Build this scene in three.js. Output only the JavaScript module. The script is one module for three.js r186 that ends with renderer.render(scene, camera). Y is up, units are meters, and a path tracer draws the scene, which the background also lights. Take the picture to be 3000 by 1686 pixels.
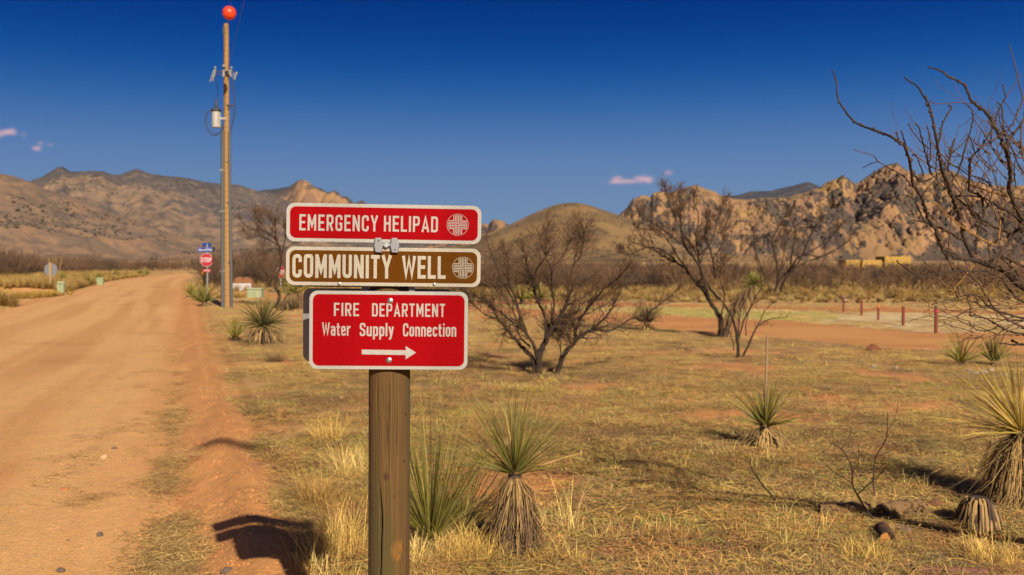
import * as THREE from 'three';
import { mergeGeometries } from 'three/addons/utils/BufferGeometryUtils.js';

// ------------------------------------------------------------------ camera, sky, sun, exposure
const F = 2917, CX = 1500, CY = 843, HOR = 760, EYE = 1.7;      // photograph pixels (3000 x 1686)
const PITCH = Math.atan((CY - HOR) / F);
const scene = new THREE.Scene();
const camera = new THREE.PerspectiveCamera(2 * Math.atan(843 / F) * 180 / Math.PI, 3000 / 1686, 0.1, 30000);
camera.position.set(0, EYE, 0);
camera.rotation.set(-PITCH, 0, 0);
camera.filmGauge = 36; camera.focus = 3.2; camera.userData.fStop = 6.3;
const renderer = new THREE.WebGLRenderer({ antialias: true });
renderer.toneMapping = THREE.LinearToneMapping;
const EXPO = 1.9;
renderer.toneMappingExposure = EXPO;
renderer.shadowMap.enabled = true;

const SUN_EL = 29 * Math.PI / 180, SUN_AZ = 21 * Math.PI / 180;
const SUN = new THREE.Vector3(Math.sin(SUN_AZ) * Math.cos(SUN_EL), Math.sin(SUN_EL), Math.cos(SUN_AZ) * Math.cos(SUN_EL));
const sun = new THREE.DirectionalLight(new THREE.Color().setRGB(1.0, 0.9, 0.74), 4.4);
sun.position.copy(SUN).multiplyScalar(120); sun.castShadow = true; sun.shadow.radius = 1;
Object.assign(sun.shadow.camera, { left: -60, right: 60, top: 60, bottom: -60, near: 1, far: 400 });
sun.shadow.mapSize.set(4096, 4096); sun.name = 'sun';
scene.add(sun, sun.target);

// ------------------------------------------------------------------ small helpers
const lin = (c) => { c /= 255; return c <= 0.04045 ? c / 12.92 : Math.pow((c + 0.055) / 1.055, 2.4); };
const L3 = (r, g, b) => [lin(r), lin(g), lin(b)];
function rng(seed) { let a = seed >>> 0; return () => { a = (a + 0x6D2B79F5) | 0; let t = Math.imul(a ^ (a >>> 15), 1 | a); t = (t + Math.imul(t ^ (t >>> 7), 61 | t)) ^ t; return ((t ^ (t >>> 14)) >>> 0) / 4294967296; }; }
const clamp = (x, a = 0, b = 1) => Math.min(b, Math.max(a, x));
const mix = (a, b, t) => a + (b - a) * t;
const mix3 = (a, b, t) => [mix(a[0], b[0], t), mix(a[1], b[1], t), mix(a[2], b[2], t)];
const sstep = (a, b, x) => { const t = clamp((x - a) / (b - a)); return t * t * (3 - 2 * t); };
function hash2(i, j) { let h = Math.imul(i | 0, 374761393) + Math.imul(j | 0, 668265263); h = Math.imul(h ^ (h >>> 13), 1274126177); return ((h ^ (h >>> 16)) >>> 0) / 4294967296; }
function noise(x, y) { const i = Math.floor(x), j = Math.floor(y), fx = x - i, fy = y - j, u = fx * fx * (3 - 2 * fx), v = fy * fy * (3 - 2 * fy); return mix(mix(hash2(i, j), hash2(i + 1, j), u), mix(hash2(i, j + 1), hash2(i + 1, j + 1), u), v); }
function fbm(x, y, o = 4) { let s = 0, a = 0.5, n = 0; for (let k = 0; k < o; k++) { s += a * noise(x + 17.3 * k, y - 9.1 * k); n += a; a *= 0.5; x *= 2.03; y *= 2.03; } return s / n; }
function ridged(x, y, o = 4) { let s = 0, a = 0.5, n = 0; for (let k = 0; k < o; k++) { s += a * (1 - Math.abs(2 * noise(x + 31.7 * k, y + 5.3 * k) - 1)); n += a; a *= 0.5; x *= 2.1; y *= 2.1; } return s / n; }
function worley(x, y) { // [distance to nearest, to second nearest, cell hash]
  const i = Math.floor(x), j = Math.floor(y); let a = 9, b = 9, id = 0;
  for (let dj = -1; dj <= 1; dj++) for (let di = -1; di <= 1; di++) {
    const px = i + di + hash2(i + di, j + dj + 911), py = j + dj + hash2(i + di + 77, j + dj), q = Math.hypot(px - x, py - y);
    if (q < a) { b = a; a = q; id = hash2(i + di + 5, j + dj + 3); } else if (q < b) b = q;
  }
  return [a, b, id];
}
const V = (x, y, z) => new THREE.Vector3(x, y, z);
const cP = Math.cos(PITCH), sP = Math.sin(PITCH);
function ray(px, py) { const x = (px - CX) / F, y = -(py - CY) / F; return V(x, y * cP - sP, -y * sP - cP); }
function at(px, py, d) { const r = ray(px, py); const k = d / -r.z; return V(r.x * k, EYE + r.y * k, -d); }   // point at depth d along a pixel's ray

// ------------------------------------------------------------------ the sky (air and a few small clouds)
{
  const W = 4096, H = 2048, data = new Float32Array(W * H * 4);
  const stops = [[-90, 92, 122, 160], [0, 116, 142, 172], [3, 110, 139, 175], [4.7, 100, 132, 176], [6.5, 86, 123, 175], [8, 58, 106, 168], [10, 16, 86, 157], [12, 0, 66, 145], [14.6, 0, 46, 126], [19, 0, 34, 104], [40, 0, 30, 92], [90, 0, 28, 86]].map(([e, ...c]) => [e, L3(...c)]);
  const clouds = [[18, 388, 30, 10, 0.85], [-6, 394, 26, 8, 0.7], [34, 382, 14, 7, 0.5], [68, 396, 12, 8, 0.18], [107, 434, 17, 9, 0.75], [117, 419, 11, 6, 0.45], [143, 426, 14, 4, 0.3], [1822, 532, 52, 9, 0.95], [1806, 524, 20, 9, 0.8], [1888, 526, 30, 13, 0.95], [1958, 507, 20, 8, 0.45]];
  for (let row = 0; row < H; row++) {
    const el = ((row + 0.5) / H - 0.5) * 180;
    let c0 = [0, 0, 0]; for (let o = -6; o <= 6; o++) { const e = el + o * 0.3; let k = 0; while (k < stops.length - 2 && e > stops[k + 1][0]) k++; const q = mix3(stops[k][1], stops[k + 1][1], clamp((e - stops[k][0]) / (stops[k + 1][0] - stops[k][0]))); c0 = c0.map((v, n) => v + q[n] / 13); }
    for (let col = 0; col < W; col++) {
      let c = c0;
      if (el > 2 && el < 12) {
        const phi = ((col + 0.5) / W - 0.5) * 2 * Math.PI, e = el * Math.PI / 180, dx = Math.cos(e) * Math.cos(phi), dz = Math.cos(e) * Math.sin(phi), dy = Math.sin(e);
        if (dz < -0.7) {
          const Z = -dz * cP - dy * sP, px = CX + F * dx / Z, py = CY - F * (dy * cP - dz * sP) / Z;   // the direction as photograph pixels
          let a = 0;
          for (const [x, y, rx, ry, s] of clouds) { const q = Math.hypot((px - x) / rx, (py - y) / ry); if (q < 1.8) a = Math.max(a, s * sstep(1.25, 0.25, q + 1.1 * (fbm(px * 0.045, py * 0.075, 4) - 0.5))); }
          if (a > 0) c = mix3(c0, L3(214, 176, 184), clamp(a));
        }
      }
      const ph = ((col + 0.5) / W - 0.5) * 2 * Math.PI, eR = el * Math.PI / 180, toSun = Math.cos(eR) * (Math.cos(ph) * SUN.x + Math.sin(ph) * SUN.z) + Math.sin(eR) * SUN.y;   // glow added round the out-of-view sun to lift the shadows
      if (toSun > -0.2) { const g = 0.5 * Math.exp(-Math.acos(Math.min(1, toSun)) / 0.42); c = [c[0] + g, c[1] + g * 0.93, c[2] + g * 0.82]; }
      const o = (row * W + col) * 4; data[o] = c[0] / EXPO; data[o + 1] = c[1] / EXPO; data[o + 2] = c[2] / EXPO; data[o + 3] = 1;
    }
  }
  const tex = new THREE.DataTexture(data, W, H, THREE.RGBAFormat, THREE.FloatType);
  tex.mapping = THREE.EquirectangularReflectionMapping; tex.magFilter = THREE.LinearFilter; tex.minFilter = THREE.LinearFilter; tex.needsUpdate = true;
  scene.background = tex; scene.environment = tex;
}

// ------------------------------------------------------------------ names, labels, geometry collecting
const taken = new Map();
function numbered(n) { const k = taken.get(n) ?? 0; taken.set(n, k + 1); return k ? n + '_' + String(k).padStart(3, '0') : n; }
function shade(o) { o.traverse((c) => { if (c.isMesh) { c.castShadow = true; c.receiveShadow = true; } }); return o; }
function thing(name, label, category, group, pos) {
  const o = new THREE.Group(); o.name = numbered(name); o.userData = { label, category }; if (group) o.userData.group = group;
  if (pos) o.position.copy(pos); scene.add(o); return o;
}
function part(name, geo, material, parent, label, kind) {
  const m = new THREE.Mesh(geo, material); m.name = name; m.castShadow = m.receiveShadow = true;
  if (label) m.userData.label = label; if (kind) m.userData.kind = kind; parent.add(m); return m;
}
function solo(name, geo, material, label, category, group, kind) {
  const m = new THREE.Mesh(geo, material); m.name = numbered(name); m.castShadow = m.receiveShadow = true;
  m.userData = { label, category }; if (group) m.userData.group = group; if (kind) m.userData.kind = kind; scene.add(m); return m;
}
function structure(name, geo, material, label) { const m = new THREE.Mesh(geo, material); m.name = numbered(name); m.receiveShadow = m.castShadow = true; m.userData = { kind: 'structure', label, category: name.replace(/_/g, ' ').split(' ').slice(-2).join(' ') }; scene.add(m); return m; }
function copyThing(src, label, group) { const c = src.clone(); const base = src.name.replace(/_\d{3}$/, ''); c.name = numbered(base); c.userData = { ...src.userData, label: label ?? src.userData.label }; if (group) c.userData.group = group; scene.add(c); return c; }

class GB {   // collects triangles
  constructor() { this.p = []; this.n = []; this.i = []; this.c = []; this.u = []; this.useC = false; }
  get count() { return this.p.length / 3; }
  v(x, y, z, nx, ny, nz, u = 0, w = 0, c) { this.p.push(x, y, z); this.n.push(nx, ny, nz); this.u.push(u, w); if (c) { this.useC = true; this.c.push(c[0], c[1], c[2]); } else this.c.push(1, 1, 1); return this.p.length / 3 - 1; }
  tri(a, b, c) { this.i.push(a, b, c); }
  geo(g, m, c) {
    const gg = g.clone(); if (m) gg.applyMatrix4(m); const o = this.count, P = gg.attributes.position, N = gg.attributes.normal, U = gg.attributes.uv;
    for (let k = 0; k < P.count; k++) this.v(P.getX(k), P.getY(k), P.getZ(k), N.getX(k), N.getY(k), N.getZ(k), U ? U.getX(k) : 0, U ? U.getY(k) : 0, c);
    if (gg.index) for (let k = 0; k < gg.index.count; k++) this.i.push(gg.index.getX(k) + o); else for (let k = 0; k < P.count; k++) this.i.push(k + o);
    return this;
  }
  tube(pts, radii, sides = 5, c, cap = true) {
    const N = pts.length; if (N < 2) return this; let nx = null; const o = this.count; let len = 0;
    for (let k = 0; k < N; k++) {
      const a = pts[Math.max(0, k - 1)], b = pts[Math.min(N - 1, k + 1)], t = b.clone().sub(a).normalize();
      if (!nx) nx = Math.abs(t.y) < 0.9 ? V(0, 1, 0) : V(1, 0, 0);
      nx = nx.clone().addScaledVector(t, -nx.dot(t)).normalize(); const by = t.clone().cross(nx); const r = typeof radii === 'number' ? radii : radii[k];
      if (k) len += pts[k].distanceTo(pts[k - 1]);
      for (let s = 0; s <= sides; s++) { const A = s / sides * 2 * Math.PI, cx = Math.cos(A), sx = Math.sin(A); const qx = nx.x * cx + by.x * sx, qy = nx.y * cx + by.y * sx, qz = nx.z * cx + by.z * sx; this.v(pts[k].x + qx * r, pts[k].y + qy * r, pts[k].z + qz * r, qx, qy, qz, s / sides, len * 4, c); }
    }
    const w = sides + 1;
    for (let k = 0; k < N - 1; k++) for (let s = 0; s < sides; s++) { const a = o + k * w + s; this.i.push(a, a + 1, a + w, a + 1, a + w + 1, a + w); }
    if (cap) for (const [k, sg] of [[0, -1], [N - 1, 1]]) {
      const t = k ? pts[N - 1].clone().sub(pts[N - 2]).normalize() : pts[1].clone().sub(pts[0]).normalize();
      const base = this.count; for (let s = 0; s < sides; s++) { const q = (o + k * w + s) * 3; this.v(this.p[q], this.p[q + 1], this.p[q + 2], t.x * sg, t.y * sg, t.z * sg, 0.5, 0.5, c); }
      for (let s = 1; s < sides - 1; s++) sg > 0 ? this.i.push(base, base + s, base + s + 1) : this.i.push(base, base + s + 1, base + s);
    }
    return this;
  }
  blade(pts, widths, side, c, c2) {   // a thin strip
    const o = this.count, N = pts.length;
    for (let k = 0; k < N; k++) {
      const t = pts[Math.min(N - 1, k + 1)].clone().sub(pts[Math.max(0, k - 1)]).normalize(), n = side.clone().cross(t).normalize(), w = widths[k] / 2, cc = c && c2 ? mix3(c, c2, k / (N - 1)) : c;
      this.v(pts[k].x - side.x * w, pts[k].y - side.y * w, pts[k].z - side.z * w, n.x, n.y, n.z, 0, k / (N - 1), cc);
      this.v(pts[k].x + side.x * w, pts[k].y + side.y * w, pts[k].z + side.z * w, n.x, n.y, n.z, 1, k / (N - 1), cc);
    }
    for (let k = 0; k < N - 1; k++) { const a = o + 2 * k; this.i.push(a, a + 1, a + 2, a + 1, a + 3, a + 2); }
    return this;
  }
  build() {
    const g = new THREE.BufferGeometry(); g.setAttribute('position', new THREE.Float32BufferAttribute(this.p, 3)); g.setAttribute('normal', new THREE.Float32BufferAttribute(this.n, 3)); g.setAttribute('uv', new THREE.Float32BufferAttribute(this.u, 2));
    if (this.useC) g.setAttribute('color', new THREE.Float32BufferAttribute(this.c, 3)); g.setIndex(this.i); return g;
  }
}
const M4 = (x = 0, y = 0, z = 0, rx = 0, ry = 0, rz = 0, sx = 1, sy = sx, sz = sx) => new THREE.Matrix4().compose(V(x, y, z), new THREE.Quaternion().setFromEuler(new THREE.Euler(rx, ry, rz)), V(sx, sy, sz));
function bevelBox(w, h, d, b = 0.004) {   // box with chamfered edges round its outline
  const s = new THREE.Shape(); s.moveTo(-w / 2 + b, -h / 2 + b); s.lineTo(w / 2 - b, -h / 2 + b); s.lineTo(w / 2 - b, h / 2 - b); s.lineTo(-w / 2 + b, h / 2 - b); s.closePath();
  return new THREE.ExtrudeGeometry(s, { depth: d - 2 * b, bevelEnabled: true, bevelThickness: b, bevelSize: b, bevelSegments: 1 }).translate(0, 0, -d / 2 + b);
}
const std = (rgb, rough = 0.9, extra = {}) => { const m = new THREE.MeshStandardMaterial({ roughness: rough, ...extra }); m.color.setRGB(...rgb); return m; };
const VC = (rough = 0.95, extra = {}) => new THREE.MeshStandardMaterial({ vertexColors: true, roughness: rough, ...extra });
function dataTex(W, H, fn, srgb = true) {
  const d = new Uint8Array(W * H * 4);
  for (let y = 0; y < H; y++) for (let x = 0; x < W; x++) { const c = fn(x, y), o = (y * W + x) * 4; d[o] = clamp(c[0]) * 255; d[o + 1] = clamp(c[1]) * 255; d[o + 2] = clamp(c[2]) * 255; d[o + 3] = 255; }
  const t = new THREE.DataTexture(d, W, H); if (srgb) t.colorSpace = THREE.SRGBColorSpace; t.wrapS = t.wrapT = THREE.RepeatWrapping; t.magFilter = THREE.LinearFilter; t.minFilter = THREE.LinearMipmapLinearFilter; t.generateMipmaps = true; t.needsUpdate = true; return t;
}

// ------------------------------------------------------------------ lie of the land
const TH = Math.atan((CX - 530) / F), cT = Math.cos(TH), sT = Math.sin(TH);
const lateral = (x, z) => { const u = -x * sT - z * cT, b = Math.max(0, u - 90); return x * cT - z * sT - 0.0009 * b * b; };                  // metres to the right of the road's gutter line
const along = (x, z) => -x * sT - z * cT;
function baseY(x, z) { const d = Math.hypot(x, z); return -0.42 * sstep(7, 34, d) - 0.85 * sstep(60, 320, d); }
function flatHit(px, py) { const r = ray(px, py); let t = 1; for (let k = 0; k < 60; k++) { const x = r.x * t, z = r.z * t; t = (baseY(x, z) - EYE) / r.y; if (t < 0 || t > 5000) { t = 5000; break; } } return [r.x * t, r.z * t]; }
const poly = (pts) => pts.map(([a, b]) => flatHit(a, b));
function inside(P, x, z) { let c = false; for (let i = 0, j = P.length - 1; i < P.length; j = i++) { const [xi, zi] = P[i], [xj, zj] = P[j]; if ((zi > z) !== (zj > z) && x < (xj - xi) * (z - zi) / (zj - zi) + xi) c = !c; } return c; }
const DRIVE = poly([[3600, 1062], [3000, 1046], [2640, 1030], [2300, 999], [2087, 985], [1765, 952], [1380, 919], [1000, 893], [700, 874], [560, 868], [540, 858], [700, 860], [1000, 876], [1200, 890], [1380, 902], [1600, 911], [1900, 927], [2300, 946], [2572, 971], [2735, 980], [3000, 985], [3600, 990]]);
const PAD = poly([[2420, 950], [2572, 970], [2735, 979], [3000, 984], [3600, 989], [3600, 934], [3000, 928], [2700, 922], [2520, 920]]);
const REDSTRIP = poly([[1200, 891], [1780, 899], [2300, 911], [3000, 926], [3600, 932], [3600, 919], [3000, 916], [2300, 902], [1780, 890], [1200, 882]]);
const GREENS = poly([[1760, 924], [1900, 926], [2300, 945], [2500, 955], [2520, 925], [2300, 912], [1780, 902], [1500, 897], [1400, 898], [1600, 909]]);
function wob(x, z, s = 1.3, a = 0.3) { return [x + (fbm(x * s, z * s, 3) - 0.5) * 2 * a, z + (fbm(x * s + 40, z * s + 9, 3) - 0.5) * 2 * a]; }
function region(x, z) {
  const d = -z; if (d < -30 || Math.hypot(x, z) > 420) return 'ground';
  const s = 0.02 + Math.min(1.2, Math.hypot(x, z) * 0.012), v = lateral(x, z) + (fbm(x * 0.9, z * 0.9, 3) - 0.5) * (0.25 + s * 0.6);
  if (v > -6.9 && v < -0.02) return 'road';
  if (v <= -6.9 && d > 57 - 13 * Math.exp((v + 6.9) / 4) && d < 64 + 1.2 * (noise(x * 0.4, 3) - 0.5)) return 'road';
  if (x > -30 && d > 14) { const [a, b] = wob(x, z, 0.8, 0.35); if (inside(DRIVE, a, b)) return 'drive'; }
  return 'ground';
}
function groundY(x, z) {
  const d = Math.hypot(x, z); let y = baseY(x, z);
  if (d > 500) return y;
  const v = lateral(x, z), u = along(x, z), near = 1 - sstep(60, 120, d);
  // road, gutter, thrown-up berm, then the rough grass
  const berm = 0.115 + 0.05 * (fbm(u * 0.55 + 3, 1.7, 3) - 0.5) * 2;
  const vv = v + 0.14 * (noise(u * 0.8, 8.1) - 0.5);
  const road = -0.035 * Math.exp(-Math.pow((vv + 0.12) / 0.2, 2)) + 0.02 * sstep(-0.4, -2.5, vv) + 0.012 * (fbm(v * 1.4, u * 0.25, 3) - 0.5);
  const crest = berm * Math.exp(-Math.pow((vv - 0.38) / 0.2, 2)) + 0.035 * (fbm(x * 8, z * 8, 3) - 0.5) * Math.exp(-Math.pow((vv - 0.4) / 0.3, 2));
  const rough = sstep(0.35, 1.3, vv), lump = (fbm(x * 1.1, z * 1.1, 4) - 0.5) * 0.11 + (fbm(x * 5, z * 5, 3) - 0.5) * 0.035;
  const leftBank = 0.28 * sstep(-7.2, -8.6, v) * (0.6 + 0.8 * noise(x * 0.3, z * 0.3));
  const reg = d > 13 && d < 130 ? region(x, z) : (v < 0 && v > -6.9 ? 'road' : 'ground');
  const calm = reg === 'drive' ? 0.2 : reg === 'road' && v < -6.9 ? 0 : 1;
  y += near * (v > -6.9 ? road * (vv < 0.6 ? 1 : 0) + crest + rough * (0.05 + lump * calm) : 0) + (reg === 'road' ? 0 : leftBank);
  if (v <= -6.9 && reg !== 'road') y += lump * 0.8;
  if (reg !== 'road') y += near * (fbm(x * 22, z * 22, 2) - 0.5) * 0.012 * (vv > 0 ? 1 : 0.3);
  
  return y;
}
function ground(px, py) {   // where a pixel's ray meets the land
  const r = ray(px, py); let t0 = 2.5;
  for (let t = 2.5; t < 400; t *= 1.01) { if (EYE + r.y * t <= groundY(r.x * t, r.z * t)) { let a = t0, b = t; for (let k = 0; k < 18; k++) { const m = (a + b) / 2; EYE + r.y * m <= groundY(r.x * m, r.z * m) ? (b = m) : (a = m); } return V(r.x * b, groundY(r.x * b, r.z * b), r.z * b); } t0 = t; }
  const t = (baseY(0, -400) - EYE) / r.y; return V(r.x * t, groundY(r.x * t, r.z * t), r.z * t);
}
const onGround = (x, z) => V(x, groundY(x, z), z);

// ------------------------------------------------------------------ ground, road and driveway
const SOILS = [[1760, 1645, 150, 26], [1690, 1492, 120, 16], [1480, 1655, 60, 16], [2190, 1500, 60, 9], [735, 1420, 70, 26], [835, 1180, 60, 18], [870, 1262, 70, 16], [2080, 1640, 90, 20], [1930, 1300, 60, 8], [2620, 1350, 60, 8]].map(([px, py, rx, ry]) => { const [x, z] = flatHit(px, py), [x2] = flatHit(px + rx, py), [, z2] = flatHit(px, py - ry); return [x, z, Math.abs(x2 - x), Math.abs(z2 - z)]; });
function bareSoil(x, z) { const d = Math.hypot(x, z); let b = sstep(0.605, 0.66, fbm(x * 1.05 + 50, z * 1.05 + 20, 4)); if (d < 12) for (const [a, c, rx, rz] of SOILS) { const q = Math.hypot((x - a) / rx, (z - c) / rz) + 1.3 * (fbm(x * 3.1, z * 3.1, 4) - 0.5); if (q < 1.1) b = Math.max(b, sstep(1.1, 0.7, q)); } return b; }
const C = {
  road: L3(212, 157, 94), road2: L3(190, 130, 70), berm: L3(201, 138, 74), drive: L3(196, 136, 70), drive2: L3(184, 120, 58), soil: L3(188, 122, 62), litter: L3(152, 118, 72), straw: L3(190, 152, 84), straw2: L3(160, 124, 68), pale: L3(206, 168, 98), pad: L3(200, 172, 124), green: L3(176, 156, 76), red: L3(172, 96, 48)
};
for (const k in C) C[k] = C[k].map((x) => x * 0.97);
function groundColour(x, z, reg) {
  const d = Math.hypot(x, z), v = lateral(x, z), u = along(x, z);
  if (reg === 'road') {
    const tracks = fbm(v * 1.7 + 0.6 * (fbm(u * 0.1, v * 0.3, 2) - 0.5), u * 0.045, 5), blot = fbm(x * 0.5, z * 0.5, 4);
    let c = mix3(C.road, C.road2, sstep(0.42, 0.66, tracks) * 0.65 + sstep(0.55, 0.75, blot) * 0.35);
    return mix3(c, C.berm, sstep(-0.75, 0.05, v + 0.5 * (fbm(x * 1.2, z * 1.2, 3) - 0.5)) * 0.7 + (v < -6.3 ? 0.3 : 0));
  }
  if (reg === 'drive') return mix3(C.drive, C.drive2, sstep(0.35, 0.7, fbm(x * 0.35, z * 0.9, 4)));
  if (d < 90 && d > 20) {
    const [a, b] = wob(x, z, 0.5, 0.6);
    if (inside(REDSTRIP, a, b)) return mix3(C.red, C.drive2, noise(x * 3, z * 3));
    if (inside(PAD, a, b)) return mix3(C.pad, C.straw, sstep(0.45, 0.7, fbm(x * 0.8, z * 1.6, 4)));
    if (inside(GREENS, a, b)) return mix3(C.green, C.pale, sstep(0.4, 0.65, fbm(x * 0.7, z * 0.7, 4)));
  }
  if (v > -0.3 && v < 1.6 && d < 90) {
    const s = sstep(0.5, 1.15, v + 0.9 * (fbm(x * 1.4, z * 1.4, 4) - 0.5)); const g = mix3(C.straw, C.straw2, fbm(x * 3, z * 3, 3));
    return mix3(mix3(C.berm, C.soil, sstep(0.4, 0.7, fbm(x * 2, z * 2, 3)) * 0.5), g, s * 0.8);
  }
  let g = mix3(C.straw, C.straw2, sstep(0.35, 0.65, fbm(x * 2.3, z * 2.3, 4)));
  g = mix3(g, C.pale, sstep(0.55, 0.7, fbm(x * 0.8 + 9, z * 0.8, 3)) * 0.5);
  g = mix3(g, C.soil, bareSoil(x, z) * 0.9);
  if (v < -6.9) g = mix3(g, C.berm, sstep(-9.5, -7, v) * 0.6);
  return mix3(g, C.litter, sstep(0.52, 0.64, fbm(x * 0.55 + 21, z * 0.55 + 5, 4)) * 0.6);   // greyer matted patches
}
const grainTex = dataTex(1024, 1024, (x, y) => {
  const w = (n, s) => { // tileable noise
    const fx = x / 1024 * n, fy = y / 1024 * n, i = Math.floor(fx), j = Math.floor(fy), a = fx - i, b = fy - j, u = a * a * (3 - 2 * a), q = b * b * (3 - 2 * b), h = (p, r) => hash2(((p % n) + n) % n + s, ((r % n) + n) % n - s);
    return mix(mix(h(i, j), h(i + 1, j), u), mix(h(i, j + 1), h(i + 1, j + 1), u), q);
  };
  const g = 0.30 * w(512, 1) + 0.26 * w(220, 2) + 0.2 * w(90, 3) + 0.14 * w(30, 4) + 0.1 * w(9, 5), s = w(300, 9), dark = s > 0.9 ? 0.16 : 0, lite = s < 0.05 ? 0.08 : 0;
  const k = 0.93 + 0.34 * (g - 0.5) - dark + lite; return [k, k * (0.985 + 0.03 * w(60, 6)), k * (0.96 + 0.07 * w(40, 7))];
});
const grainBump = dataTex(512, 512, (x, y) => { const k = 0.5 * hash2(x >> 1, y >> 1) + 0.3 * noise(x / 5, y / 5) + 0.2 * noise(x / 14, y / 14); return [k, k, k]; }, false);
const groundMat = () => new THREE.MeshStandardMaterial({ vertexColors: true, roughness: 1, map: grainTex, bumpMap: grainBump, bumpScale: 0.006 });
{
  const az = []; for (let a = -180; a < -35; a += 5) az.push(a); for (let k = 0; k <= 540; k++) az.push(-35 + 70 * k / 540); for (let a = 40; a <= 180; a += 5) az.push(a);
  const rr = []; let r = 0.6; while (r < 14000) { rr.push(r); r *= r < 4 ? 1.08 : r < 60 ? 1.0105 : r < 300 ? 1.02 : 1.09; } rr.push(14000);
  const nA = az.length, nR = rr.length, X = new Float32Array(nA * nR), Z = new Float32Array(nA * nR), reg = new Array(nA * nR);
  for (let j = 0; j < nR; j++) for (let i = 0; i < nA; i++) { const a = az[i] * Math.PI / 180, k = j * nA + i; X[k] = Math.sin(a) * rr[j]; Z[k] = -Math.cos(a) * rr[j]; reg[k] = region(X[k], Z[k]); }
  const sets = { ground: [], road: [], drive: [] };
  for (let j = 0; j < nR - 1; j++) for (let i = 0; i < nA - 1; i++) { const a = j * nA + i, b = a + 1, c = a + nA, e = c + 1; sets[reg[a]].push(a, b, c, b, e, c); }
  const names = { ground: ['ground', 'dry straw-covered desert ground with bare orange soil patches'], road: ['dirt_road', 'wide graded tan dirt road running to the mountains with a side turning'], drive: ['driveway', 'reddish dirt driveway crossing behind the bare trees'] };
  for (const key in sets) {
    const list = sets[key], map = new Map(), p = [], c = [], u = [], id = [];
    for (const k of list) { let m = map.get(k); if (m === undefined) { m = map.size; map.set(k, m); const x = X[k], z = Z[k]; p.push(x, groundY(x, z), z); c.push(...groundColour(x, z, key)); u.push(x / 2.3, z / 2.3); } id.push(m); }
    if (key === 'ground' || key === 'road') { // close the small disc below the camera
      if (key === 'ground') { const m0 = map.size; p.push(0, groundY(0, 0), 0); c.push(...groundColour(0.5, 0, 'ground')); u.push(0, 0); let m = m0; const ringIdx = []; for (let i = 0; i < nA; i++) { m++; p.push(X[i], groundY(X[i], Z[i]) , Z[i]); c.push(...groundColour(X[i], Z[i], 'ground')); u.push(X[i] / 2.3, Z[i] / 2.3); ringIdx.push(m); } for (let i = 0; i < nA - 1; i++) id.push(m0, ringIdx[i + 1], ringIdx[i]); }
    }
    const g = new THREE.BufferGeometry(); g.setAttribute('position', new THREE.Float32BufferAttribute(p, 3)); g.setAttribute('color', new THREE.Float32BufferAttribute(c, 3)); g.setAttribute('uv', new THREE.Float32BufferAttribute(u, 2)); g.setIndex(id); g.computeVertexNormals();
    structure(names[key][0], g, groundMat(), names[key][1]);
  }
}

// ------------------------------------------------------------------ mountains and hills
const interp = (S, x) => { if (x <= S[0][0]) return S[0][1]; for (let k = 1; k < S.length; k++) if (x <= S[k][0]) { const [a, b] = S[k - 1], [c, e] = S[k]; return mix(b, e, (x - a) / (c - a)); } return S[S.length - 1][1]; };
function range({ name, label, sil, R0, R, R1, cols, rows, power = 1.5, jag = 0, relief, colour, rvar = 0.06, amp = 40 }) {
  const x0 = sil[0][0], x1 = sil[sil.length - 1][0], p = [], c = [], id = [], info = [];
  for (let j = 0; j <= rows; j++) for (let i = 0; i <= cols; i++) {
    const px = mix(x0, x1, i / cols), py = interp(sil, px) + jag * (fbm(px * 0.05, 2.2, 4) - 0.5) * 2, rd = ray(px, py), hz = Math.hypot(rd.x, rd.z), sa = rd.x / hz, ca = rd.z / hz;
    const Rr = R * (1 + rvar * 2 * (fbm(px * 0.006 + 3, R * 0.01, 3) - 0.5)), front = 0.8, q = j / rows, r = q < front ? mix(R0, Rr, q / front) : mix(Rr, R1, (q - front) / (1 - front)), t = q < front ? q / front : 1 - (q - front) / (1 - front);
    const yb = -1.3, crest = Math.max(0, EYE + Rr * rd.y / hz - yb), X = sa * r, Z = ca * r;
    const rel = relief ? relief(X, Z, t, px) : 0, edge = q < front ? clamp((1 - t) * 5) * sstep(0, 0.12, t) : 0;
    const y = yb - 3 * (1 - sstep(0, 0.03, t)) + crest * Math.pow(t, power) + rel * edge * amp;
    p.push(X, y, Z); info.push([X, y, Z, t, px, q < front]);
  }
  const w = cols + 1; for (let j = 0; j < rows; j++) for (let i = 0; i < cols; i++) { const a = j * w + i; id.push(a, a + 1, a + w, a + 1, a + w + 1, a + w); }
  for (const [X, y, Z, t, px, f] of info) c.push(...colour(X, y, Z, t, px, f));
  const g = new THREE.BufferGeometry(); g.setAttribute('position', new THREE.Float32BufferAttribute(p, 3)); g.setAttribute('color', new THREE.Float32BufferAttribute(c, 3)); g.setIndex(id); g.computeVertexNormals();
  structure(name, g, VC(1), label); return info;
}
const zA = (a) => a.map(([x, y]) => [x / 2.342, y / 2.342 + 440]);                    // traced on enlargements of the photograph
const zB = (a) => a.map(([x, y]) => [x / 2.335 + 1380, y / 2.335 + 500]);
const zC = (a) => a.map(([x, y]) => [x * 1.1646, y * 1.1646]);
const tan1 = L3(114, 91, 70), tan2 = L3(97, 78, 61), greyR = L3(73, 64, 60), darkV = L3(46, 42, 46), rockT = L3(134, 100, 65), rockY = L3(130, 102, 54), shrub = L3(60, 51, 44), rockP = L3(113, 83, 60);
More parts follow.
